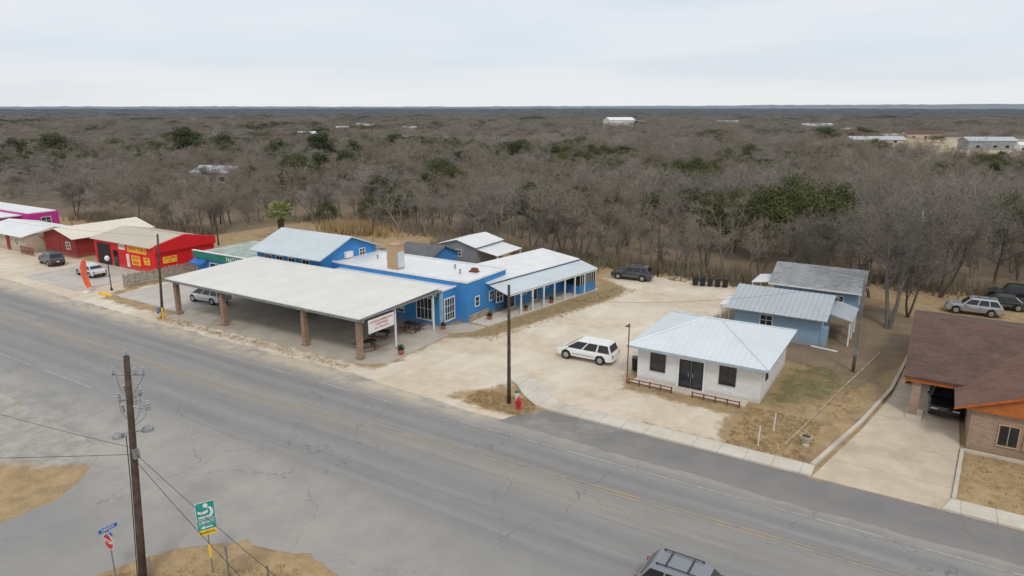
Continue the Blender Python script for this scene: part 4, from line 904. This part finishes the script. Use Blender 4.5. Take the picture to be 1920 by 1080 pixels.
T = Thing('feather_flag', 'tall slim orange feather flag beside the road', 'flag', (-77.4, 37.7, 0), .5)
mb = MB(); mb.tube([(0, 0, 0), (0, 0, .6), (-.28, 0, 1.8), (-.3, 0, 2.8), (-.05, 0, 3.5), (.3, 0, 3.8)], .03, 6); mb.box(-.3, .3, -.3, .3, 0, .08); T.part('pole', mb, m_white)
mb = MB(); P = [(.15, .5), (.75, .65), (.55, 1.3), (.42, 2.2), (.48, 2.9), (.5, 3.4), (.3, 3.72), (-.05, 3.45), (-.28, 2.75), (-.26, 1.8), (-.1, 1.1)]; mb.prism(P, 'y', -.045, -.03); f = T.part('banner', mb, m_orange)
for i, ch in enumerate('OPEN'): T.text(ch, .36, (.1, -.05, 3.0 - i * .48), (90, 0, 0), m_bluesign, f)
T = Thing('street_lamp', 'dark post lamp with round globe beside store lot', 'street lamp', (-75.9, 39.6, 0)); mb = MB(); mb.tube([(0, 0, 0), (0, 0, .3), (0, 0, .35), (0, 0, 3.3)], [.14, .12, .06, .045], 8); T.part('post', mb, m_black); mb = MB(); mb.tube([(0, 0, 3.3), (0, 0, 3.4), (0, 0, 3.6), (0, 0, 3.8), (0, 0, 3.9)], [.08, .2, .26, .2, .05], 12); T.part('globe', mb, m_white, smooth=True)
T = Thing('rock_border', 'low row of yellow painted rocks', 'rocks', (-75.6, 38.1, 0)); r_ = random.Random(9)
for k in range(9): mb = MB(); x = k * .28; s_ = r_.uniform(.1, .2); mb.tube([(x, .1 * r_.random(), 0), (x, 0, s_), (x, 0, s_ * 1.6)], [s_, s_ * 1.1, s_ * .3], 6); T.part('rock', mb, m_yellow2)
T = Thing('rock_pile', 'pile of pale limestone rocks at the lot edge', 'rocks', (-24.6, 76.8, 0))
for k in range(16): mb = MB(); x, y = r_.uniform(-1, 1), r_.uniform(-.6, .6); s_ = r_.uniform(.15, .35); mb.tube([(x, y, 0), (x + .05, y, s_ * .6), (x, y + .05, s_)], [s_, s_ * .9, s_ * .35], 6); T.part('rock', mb, m_stone)

T = Thing('potted_plant', 'leafy plant in terracotta pot beside the store', 'potted plant', (-34.6, 52.2, 0), group='potted plants along the store')
mb = MB(); mb.tube([(0, 0, 0), (0, 0, .35), (0, 0, .42)], [.16, .25, .27], 10); T.part('pot', mb, m_terra)
mb = MB()
for k in range(60):
    a, e = R.uniform(0, 6.28), R.uniform(.2, 1.4); d = Vector((math.cos(a) * math.cos(e), math.sin(a) * math.cos(e), math.sin(e))); p = Vector((0, 0, .42)); q = p + d * R.uniform(.3, .6); s_ = d.cross(Vector((0, 0, 1))).normalized() * .05; mb.face([tuple(p), tuple((p + q)/2 + s_), tuple(q), tuple((p + q)/2 - s_)])
T.part('foliage', mb, m_plant)
for p in ((-33.1, 56.4), (-32.3, 60.2), (-36.5, 47.5), (-35.4, 40.4)): clone(T.o, (p[0], p[1], .06), R.uniform(0, 6), (R.uniform(.7, 1.05),) * 3)
T = Thing('picnic_table', 'dark metal patio table with bench seats on concrete', 'table', (-39.5, 42.5, .06), .4, group='patio tables under canopy')
T.part('top', bx(-.8, .8, -.4, .4, .72, .77), m_dark)
for y in (-.75, .75): T.part('seat', bx(-.8, .8, y - .14, y + .14, .42, .46), m_rust)
for x in (-.6, .6): mb = MB(); mb.box(x - .03, x + .03, -.75, .75, .36, .42); mb.box(x - .03, x + .03, -.3, -.24, 0, .72); mb.box(x - .03, x + .03, .24, .3, 0, .72); T.part('leg', mb, m_dark)
for p, a in (((-38.5, 45.6, .06), 0), ((-46, 45.5, .06), .2), ((-50, 44, .06), 1.2), ((-38.6, 39.8, .06), 1.2)): clone(T.o, p, a)

# ---------------------------------------------------------------- vegetation
def barkM(name, c1, c2):
    m, nt, b = nodes(name); o = oc(nt)
    oi = A(nt, 'ShaderNodeObjectInfo').outputs['Random']
    col = mixc(nt, oi, c1, c2)
    col = mixc(nt, ss(nt, nz(nt, o, 3, 3), .3, .7, 0, .5), col, tuple(x * .6 for x in c1))
    put(nt, b.inputs['Base Color'], col); b.inputs['Roughness'].default_value = .95
    return m
m_bark = barkM('tree_bark', (.13, .112, .093), (.29, .265, .235))
def hazeM(name, c1, c2, c3):
    m, nt, b = nodes(name)
    oi = A(nt, 'ShaderNodeObjectInfo').outputs['Random']
    pos = A(nt, 'ShaderNodeNewGeometry').outputs['Position']
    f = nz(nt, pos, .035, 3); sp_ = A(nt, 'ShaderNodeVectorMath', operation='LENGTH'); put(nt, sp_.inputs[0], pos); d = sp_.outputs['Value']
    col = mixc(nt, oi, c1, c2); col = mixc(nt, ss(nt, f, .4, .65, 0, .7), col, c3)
    col = mixc(nt, ss(nt, d, 250, 2400, 0, .9), col, (.19, .225, .265))  # blue-grey haze mixed into the plant colour, stronger further out
    put(nt, b.inputs['Base Color'], col); b.inputs['Roughness'].default_value = .95
    return m
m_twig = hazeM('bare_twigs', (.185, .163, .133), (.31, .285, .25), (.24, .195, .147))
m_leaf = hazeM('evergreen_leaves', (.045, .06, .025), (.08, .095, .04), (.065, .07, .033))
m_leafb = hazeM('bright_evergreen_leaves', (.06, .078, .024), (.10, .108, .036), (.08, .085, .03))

def bare_tree(seed, h, stems=2, spread=1.0, dens=1.0, lim=6, fine=4):
    r = random.Random(seed); tr = MB(); cr = MB()
    def rv(): return Vector((r.gauss(0, 1), r.gauss(0, 1), r.gauss(0, 1))).normalized()
    def rib(p, q, wd):
        s_ = (q - p).cross(rv()); 
        if s_.length < 1e-5: return
        s_ = s_.normalized() * wd; i = len(cr.v)
        cr.v += [tuple(p - s_), tuple(p + s_), tuple(q)]; cr.f.append((i, i+1, i+2))
    def grow(p, d, L, rd, lv):
        n = 4 if lv < 2 else (3 if lv == 2 else 2); pts = [p.copy()]; q = p.copy(); dd = d.copy()
        for k in range(n):
            dd = (dd + rv() * (.16 + .07 * lv) + Vector((0, 0, .10 if lv < 3 else .03))).normalized(); q = q + dd * (L / n); pts.append(q.copy())
        rr = [rd * (1 - .75 * k / n) for k in range(n + 1)]
        if lv == 0: tr.tube(pts, rr, 7, False)
        elif lv == 1: tr.tube(pts, rr, 5, False)
        elif lv == 2: cr.tube(pts, rr, 3, False)
        else:
            for a, c, w_ in zip(pts[:-1], pts[1:], rr): rib(a, a + (c - a) * 1.35, max(.016, w_))
        if lv == 4: return
        cnt = int([lim, 5, 6, fine][lv] * (dens if lv > 1 else 1) + r.random())
        for k in range(cnt):
            t = r.uniform(.25 if lv else .3, 1.0); f = t * n; i = min(int(f), n - 1); pp = pts[i].lerp(pts[i+1], f - i)
            ax = (pts[i+1] - pts[i]).normalized(); side = ax.cross(rv()).normalized()
            ang = r.uniform(.45, 1.0) * spread; nd = (ax * math.cos(ang) + side * math.sin(ang)).normalized()
            if nd.z < -.15: nd.z *= -.5
            grow(pp, nd, L * r.uniform(.42, .68) * (1.1 - .35 * t), rd * (.5 if lv < 2 else .55) * (1 - .5 * t), lv + 1)
    for s_ in range(stems):
        a = r.uniform(0, 6.28); tl = r.uniform(.05, .45) * (stems > 1)
        grow(Vector((math.cos(a) * .15 * (stems > 1), math.sin(a) * .15 * (stems > 1), -.05)), Vector((math.cos(a) * tl, math.sin(a) * tl, 1)).normalized(), h * r.uniform(.6, .75), h * .0135 + .03, 0)
    return tr, cr
def evergreen(seed, h, wd, per=95, ls=1.0):
    r = random.Random(seed); tr = MB(); cr = MB()
    tr.tube([(0, 0, -.05), (.1, 0, h * .3), (0, .1, h * .6)], [.22, .16, .08], 7, False)
    for k in range(5):
        a = k * 1.26 + r.random(); tr.tube([(0, 0, h * .25), (math.cos(a) * wd * .25, math.sin(a) * wd * .25, h * .5), (math.cos(a) * wd * .4, math.sin(a) * wd * .4, h * .65)], [.1, .07, .03], 5, False)
    for c in range(38):
        a = r.uniform(0, 6.28); e = r.uniform(-.3, 1.5); k = r.uniform(.55, 1.0)
        cx, cy, cz = math.cos(a) * math.cos(e) * wd * .42 * k, math.sin(a) * math.cos(e) * wd * .42 * k, h * .40 + math.sin(e) * h * .48 * k
        R0 = r.uniform(.10, .2) * wd
        for i in range(per):
            d = Vector((r.gauss(0, 1), r.gauss(0, 1), r.gauss(0, 1))).normalized(); p = Vector((cx, cy, cz)) + Vector((d.x, d.y, d.z * .75)) * R0 * r.uniform(.45, 1.15)
            u = Vector((r.gauss(0, 1), r.gauss(0, 1), r.gauss(0, 1))).normalized(); v = u.cross(d)
            if v.length < .01: continue
            v = v.normalized() * r.uniform(.07, .15) * ls; u = u * r.uniform(.1, .2) * ls; i0 = len(cr.v)
            cr.v += [tuple(p - u), tuple(p + v), tuple(p + u), tuple(p - v)]; cr.f.append((i0, i0+1, i0+2, i0+3))
    return tr, cr
def tree_obj(name, label, cat, gen, bark, leaf, group=None):
    tr, cr = gen; T = Thing(name, label, cat, (0, 0, 0), group=group)
    T.part('trunk', tr, bark, smooth=True); c = T.part('crown', cr, leaf); return T.o, c

G1 = 'bare trees at the wood edge'; G2 = 'evergreen trees in the wood'
protos = []; crowns = []
for k in range(7):
    h = (9.8, 8.6, 7.4, 10.8, 6.2, 9.2, 8.0)[k]
    o, c = tree_obj('bare_tree', 'leafless grey brown tree at the edge of scrub woods', 'tree', bare_tree(20 + k, h, (2, 3, 3, 1, 4, 2, 2)[k], 1.0, 1.12), m_bark, m_twig, G1)
    protos.append(o); crowns.append(c)
eprot = []; ecr = []
for k in range(3):
    o, c = tree_obj('evergreen_tree', 'dense dark green live oak among bare trees', 'tree', evergreen(50 + k, (7.5, 6, 9)[k], (8, 7, 9)[k], (95, 95, 190)[k], (1, 1, .68)[k]), m_bark, (m_leaf, m_leaf, m_leafb)[k], G2)
    eprot.append(o); ecr.append(c)

def wooded(x, y):
    if y < 64: return False
    if x < -96: return y > 65 + 2 * math.sin(x * .2)
    if x < -62: return y > 84 + 3 * math.sin(x * .3)
    if x < -40: return y > 81
    if x < -33: return y > 79
    if x < -15: return y > 79.5
    if x < 0: return y > 79 + (x + 15) * .4
    return y > 92 + x * .3
def vis(x, y, mrg=0.0):
    fx_, fy_ = -.524, .852; f = x * fx_ + y * fy_; s_ = x * .852 + y * .524
    return f > 0 and abs(s_) < f * .80 + 6 + mrg
def egn(x, y): return noise.noise(Vector((x * .03, y * .03, 3.3)))
FE = [(-19, 93, 2, 1.15), (-14.5, 92, 2, 1.2), (-10.5, 93, 2, 1.0), (-23, 96, 2, 1.05), (-16, 98, 2, 1.3), (-27, 99, 2, .95), (-11, 99, 2, 1.2), (8, 106, 2, 1.1), (14, 110, 0, 1.2), (20, 112, 2, 1.3),
      (-136, 136, 0, 1.2), (-141, 132, 0, 1.1), (-131, 132, 0, .9), (-226, 150, 0, 1.8), (-218, 160, 1, 1.7), (-232, 156, 0, 1.6), (-215, 148, 1, 1.5), (-175, 165, 0, 1.6), (-168, 172, 1, 1.5), (-182, 170, 0, 1.5), (-190, 160, 0, 1.3), (-115, 190, 0, 1.3), (-108, 195, 1, 1.4), (-102, 190, 0, 1.2), (-95, 160, 1, 1.1), (-66, 128, 0, .9), (-60, 132, 1, .9), (-50, 150, 0, 1.0), (-250, 120, 0, 1.5), (-262, 112, 1, 1.6), (-270, 128, 0, 1.5), (-38, 104, 1, 1.1), (-33, 108, 0, 1.0)]
cand = []
st = 4.0
for i in range(-70, 30):
    for j in range(15, 60):
        x = i * st + R.uniform(-1.8, 1.8); y = j * st + R.uniform(-1.8, 1.8)
        if wooded(x, y) and vis(x, y) and not any((x - a) ** 2 + (y - b_) ** 2 < 14 for a, b_, _, _ in FE) and not (-22 < x < -9 and 84 < y < 93): cand.append((math.hypot(x, y), x, y))
cand.sort()
ei = 0; pi_ = 0
NEAR = 278; Rnear = cand[NEAR][0]
for d, x, y in cand[:NEAR]:
    eg = egn(x, y) > .33 and R.random() < .5
    if eg: P = eprot[ei % 3]; ei += 1; n_ = ei <= 3
    else: P = protos[pi_ % 7]; pi_ += 1; n_ = pi_ <= 7
    sc = R.uniform(.64, 1.14) * (.8 if x < -62 else 1.0) * (.85 if eg else 1)
    if n_: P.location = (x, y, 0); P.rotation_euler = (0, 0, R.uniform(0, 6.28)); P.scale = (sc,) * 3
    else: clone(P, (x, y, 0), R.uniform(0, 6.28), (sc, sc, sc * R.uniform(.85, 1.1)))
for (x, y, k, s_) in FE: clone(eprot[k], (x, y, 0), R.uniform(0, 6), (s_ * .95, s_ * .95, s_))
for k in range(ei, 3): eprot[k].location = (-20 + k * 6, 112, 0)

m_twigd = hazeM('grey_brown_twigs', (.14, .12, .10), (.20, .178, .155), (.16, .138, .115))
m_barkd = barkM('grey_brown_bark', (.10, .087, .073), (.16, .14, .12))
big, bc = tree_obj('bare_tree', 'large spreading leafless tree beside the blue cottage', 'tree', bare_tree(91, 13.0, 2, 1.05, 1.45, 9, 6), m_barkd, m_twigd)
big.location = (-2.4, 68.9, 0)
m_oakbark = barkM('dark_oak_bark', (.09, .075, .062), (.12, .10, .085))
b2, _ = tree_obj('bare_tree', 'broad leafless oak with dark twisted limbs', 'tree', bare_tree(77, 11.5, 1, 1.25, 1.5, 10, 5), m_oakbark, m_twigd)
b2.location = (6.5, 92, 0)
clone(b2, (13, 88, 0), 2.0, (.9, .9, .85)); clone(big, (-4.8, 80, 0), 2.2, (.75, .75, .75)); clone(big, (1.5, 84, 0), 4, (.8, .8, .85)); clone(big, (-9.5, 79.5, 0), 1.2, (.6, .6, .65)); clone(big, (-1.0, 74, 0), 3.2, (.62, .62, .6))
clone(b2, (-104, 74, 0), 1.0, (.8, .8, .7)); clone(b2, (-118, 68, 0), 3.0, (.75, .75, .7)); clone(big, (-135, 66, 0), 5.0, (.6, .6, .55)); clone(big, (-93, 86, 0), 5.0, (.6, .6, .55)); clone(b2, (-43, 80, 0), 2.0, (.75, .75, .75))
clone(b2, (-75, 80, 0), 2.5, (.55, .55, .5)); clone(big, (-98, 68, 0), .5, (.5, .5, .5))

def gn_mass(name, pts, scs, sources, label):
    me = bpy.data.meshes.new(name); me.from_pydata(pts, [], [])
    at = me.attributes.new('sc', 'FLOAT_VECTOR', 'POINT'); at.data.foreach_set('vector', np.array(scs, 'f').ravel())
    o = bpy.data.objects.new(name, me); COL.objects.link(o); o['kind'] = 'stuff'; o['label'] = label
    ng = bpy.data.node_groups.new(name, 'GeometryNodeTree'); ng.interface.new_socket('Geometry', in_out='INPUT', socket_type='NodeSocketGeometry'); ng.interface.new_socket('Geometry', in_out='OUTPUT', socket_type='NodeSocketGeometry')
    gi = ng.nodes.new('NodeGroupInput'); go = ng.nodes.new('NodeGroupOutput'); ip = ng.nodes.new('GeometryNodeInstanceOnPoints'); jg = ng.nodes.new('GeometryNodeJoinGeometry')
    for s_ in sources:
        oi = ng.nodes.new('GeometryNodeObjectInfo'); oi.inputs['Object'].default_value = s_; oi.inputs['As Instance'].default_value = True; oi.transform_space = 'ORIGINAL'
        ng.links.new(oi.outputs['Geometry'], jg.inputs[0])
    ng.links.new(gi.outputs[0], ip.inputs['Points']); ng.links.new(jg.outputs[0], ip.inputs['Instance']); ip.inputs['Pick Instance'].default_value = True
    ri = ng.nodes.new('FunctionNodeRandomValue'); ri.data_type = 'INT'; ri.inputs[4].default_value = 0; ri.inputs[5].default_value = len(sources) - 1; ng.links.new(ri.outputs[2], ip.inputs['Instance Index'])
    rr = ng.nodes.new('FunctionNodeRandomValue'); rr.data_type = 'FLOAT'; rr.inputs[2].default_value = 0; rr.inputs[3].default_value = 6.28; rr.inputs['Seed'].default_value = 5
    cx = ng.nodes.new('ShaderNodeCombineXYZ'); ng.links.new(rr.outputs[1], cx.inputs[2]); ng.links.new(cx.outputs[0], ip.inputs['Rotation'])
    na = ng.nodes.new('GeometryNodeInputNamedAttribute'); na.data_type = 'FLOAT_VECTOR'; na.inputs['Name'].default_value = 'sc'; ng.links.new(na.outputs[0], ip.inputs['Scale'])
    ng.links.new(ip.outputs[0], go.inputs[0]); md = o.modifiers.new('scatter', 'NODES'); md.node_group = ng
clear = [(-161, 114, 10), (-167, 108, 8), (-155, 105, 7), (-264, 618, 24), (-262, 590, 20), (-33, 420, 34), (-30, 385, 26), (-22, 350, 20), (16, 395, 42), (20, 340, 42), (15, 300, 22), (-15, 500, 34), (40, 380, 45), (55, 320, 36), (-95, 635, 18), (60, 450, 60), (-300, 330, 20), (-330, 300, 14)]
bp, bs_, ep, es = [], [], [], []
def scatter(r0, r1, stp, s0, zs, fieldth):
    n = int(r1 / stp) + 2
    for i in range(-n, n):
        for j in range(0, n):
            x = i * stp + R.uniform(-.45, .45) * stp; y = j * stp + R.uniform(-.45, .45) * stp; d = math.hypot(x, y)
            if d < r0 or d >= r1 or not wooded(x, y) or not vis(x, y, 5): continue
            if any((x - a) ** 2 + (y - b_) ** 2 < c * c for a, b_, c in clear): continue
            if noise.noise(Vector((x * .008, y * .008, 9.1))) > fieldth and d > 180 and R.random() < .9: continue
            sc = s0 * R.uniform(.65, 1.35)
            g_ = egn(x, y) + .5 * noise.noise(Vector((x * .008, y * .008, 1.7)))
            if g_ > .26 and R.random() < .5: ep.append((x, y, 0)); es.append((sc * .95, sc * .95, sc * zs * .8))
            else: bp.append((x, y, 0)); bs_.append((sc, sc, sc * zs * .8))
scatter(Rnear, 320, 4.7, .92, 1.0, .58)
scatter(320, 800, 9.8, 1.75, .5, .5)
scatter(800, 2600, 28, 4.8, .2, .5)
scatter(2600, 5200, 85, 13, .075, .5)
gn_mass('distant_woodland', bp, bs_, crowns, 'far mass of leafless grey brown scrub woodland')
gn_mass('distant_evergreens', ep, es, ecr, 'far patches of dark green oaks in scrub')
print('pts', len(bp), len(ep))

mb = MB(); na_, nr_ = 520, 6
for a in range(na_ + 1):
    th = rad(31.6) + rad(50) - rad(100) * a / na_
    for k in range(nr_ + 1):
        d = 5000 + k * 1100; x = -math.sin(th) * d; y = math.cos(th) * d
        t = a / na_; base = 15 + 75 * max(0, t - .45) ** 1.2 * (d / 8000); hz = base * (k / nr_) ** .6 + (9 * noise.noise(Vector((x * .0012, y * .0012, 0))) + 7 * noise.noise(Vector((x * .006, y * .006, 4))) + 4 * noise.noise(Vector((x * .018, y * .018, 7)))) * (k > 0)
        mb.v.append((x, y, -1 if k == 0 else hz + 5))
for a in range(na_):
    for k in range(nr_): i = a * (nr_ + 1) + k; mb.f.append((i, i + nr_ + 1, i + nr_ + 2, i + 1))
m, nt, b = nodes('hazy_hill'); o = oc(nt); put(nt, b.inputs['Base Color'], mixc(nt, ss(nt, nz(nt, o, .004, 5), .4, .65), (.145, .18, .22), (.20, .24, .295))); b.inputs['Roughness'].default_value = 1  # bluish tones are aerial haze painted into the hill colour
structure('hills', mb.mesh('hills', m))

T = Thing('palm_tree', 'fan palm with shaggy trunk in dry field', 'tree', (-87.0, 72.5, 0)); T.o.scale = (1.45, 1.45, 1.2)
mb = MB(); mb.tube([(0, 0, 0), (0, 0, 1.5), (0, 0, 3.0)], [.35, .32, .38], 8); T.part('trunk', mb, m_pot_soil)
mb = MB(); r_ = random.Random(3)
for k in range(60):
    a = r_.uniform(0, 6.28); e = r_.uniform(-.7, 1.35); d = Vector((math.cos(a) * math.cos(e), math.sin(a) * math.cos(e), math.sin(e))); base = Vector((0, 0, 3.1)) + d * r_.uniform(.6, 1.1)
    u = d.cross(Vector((0, 0, 1))).normalized(); v = d.cross(u)
    for i in range(11):
        t = (i - 5) / 5 * 1.3; dd = (d * math.cos(t) + u * math.sin(t)).normalized(); q = base + dd * r_.uniform(.8, 1.1) - Vector((0, 0, .15)); s_ = dd.cross(v).normalized() * .07
        mb.face([tuple(base - s_), tuple(base + s_), tuple(q)])
    mb.tube([(0, 0, 3.0), tuple(base)], .02, 3, False)
T.part('crown', mb, M('palm_leaf', (.34, .36, .16), .5, 1.5))

def tufts(name, label, region, n, hmin, hmax, mat, seed, wd=.03):
    r = random.Random(seed); mb = MB()
    for k in range(n):
        x, y = region(r)
        for i in range(7):
            a = r.uniform(0, 6.28); h = r.uniform(hmin, hmax); l = h * r.uniform(.1, .5); p = Vector((x + r.uniform(-.12, .12), y + r.uniform(-.12, .12), 0)); q = p + Vector((math.cos(a) * l, math.sin(a) * l, h)); s_ = Vector((-math.sin(a), math.cos(a), 0)) * wd
            mb.face([tuple(p - s_), tuple(p + s_), tuple(q)])
    o = bpy.data.objects.new(name, mb.mesh(name, mat)); COL.objects.link(o); o['kind'] = 'stuff'; o['label'] = label
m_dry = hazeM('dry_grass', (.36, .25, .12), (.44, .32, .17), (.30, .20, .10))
tufts('reed_bed', 'tall pale dry reeds beside the woods', lambda r: (r.gauss(-79, 3.2), r.gauss(80.5, 1.4)), 480, 1.0, 2.2, m_dry, 4, .06)
def verge(r):
    k = r.random()
    if k < .15: return (r.uniform(-26, -21), r.uniform(35.6, 38.2))
    if k < .3: return (r.uniform(-28.6, -21.5), r.uniform(12, 17.3))
    if k < .5: return (r.uniform(-9, -4.4), r.uniform(39, 45))
    if k < .7:
        y = r.uniform(47, 70); x0 = -34.2 + (y - 47) * .19; return (x0 + r.uniform(.6, 3.2), y)
    if k < .82: return (r.uniform(-62, -37), r.gauss(36.2, .3))
    if k < .92: return (r.uniform(-8, -2.6), r.uniform(46, 56))
    return (r.uniform(3.3, 12), r.uniform(39, 45))
def vf(r):
    while True:
        x, y = verge(r)
        if 36 < y < 41.5 and -25 < x < -19 and (y - 37.2) > (-20.8 - x) * .8: continue
        if y < 20 and (x + 29) * .72 + 12.4 < y: continue
        return x, y
tufts('grass_tufts', 'short dry grass tufts on the verges', vf, 4200, .06, .17, m_dry, 8, .012)
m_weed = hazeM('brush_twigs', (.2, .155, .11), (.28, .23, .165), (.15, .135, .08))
tufts('undergrowth', 'low dry brush along the wood edge', lambda r: (lambda x: (x, (66 if x < -96 else 86 if x < -62 else 80 if x < -15 else 88) + r.gauss(0, 1.6)))(r.uniform(-132, 22)), 4600, .5, 1.7, m_weed, 14, .035)
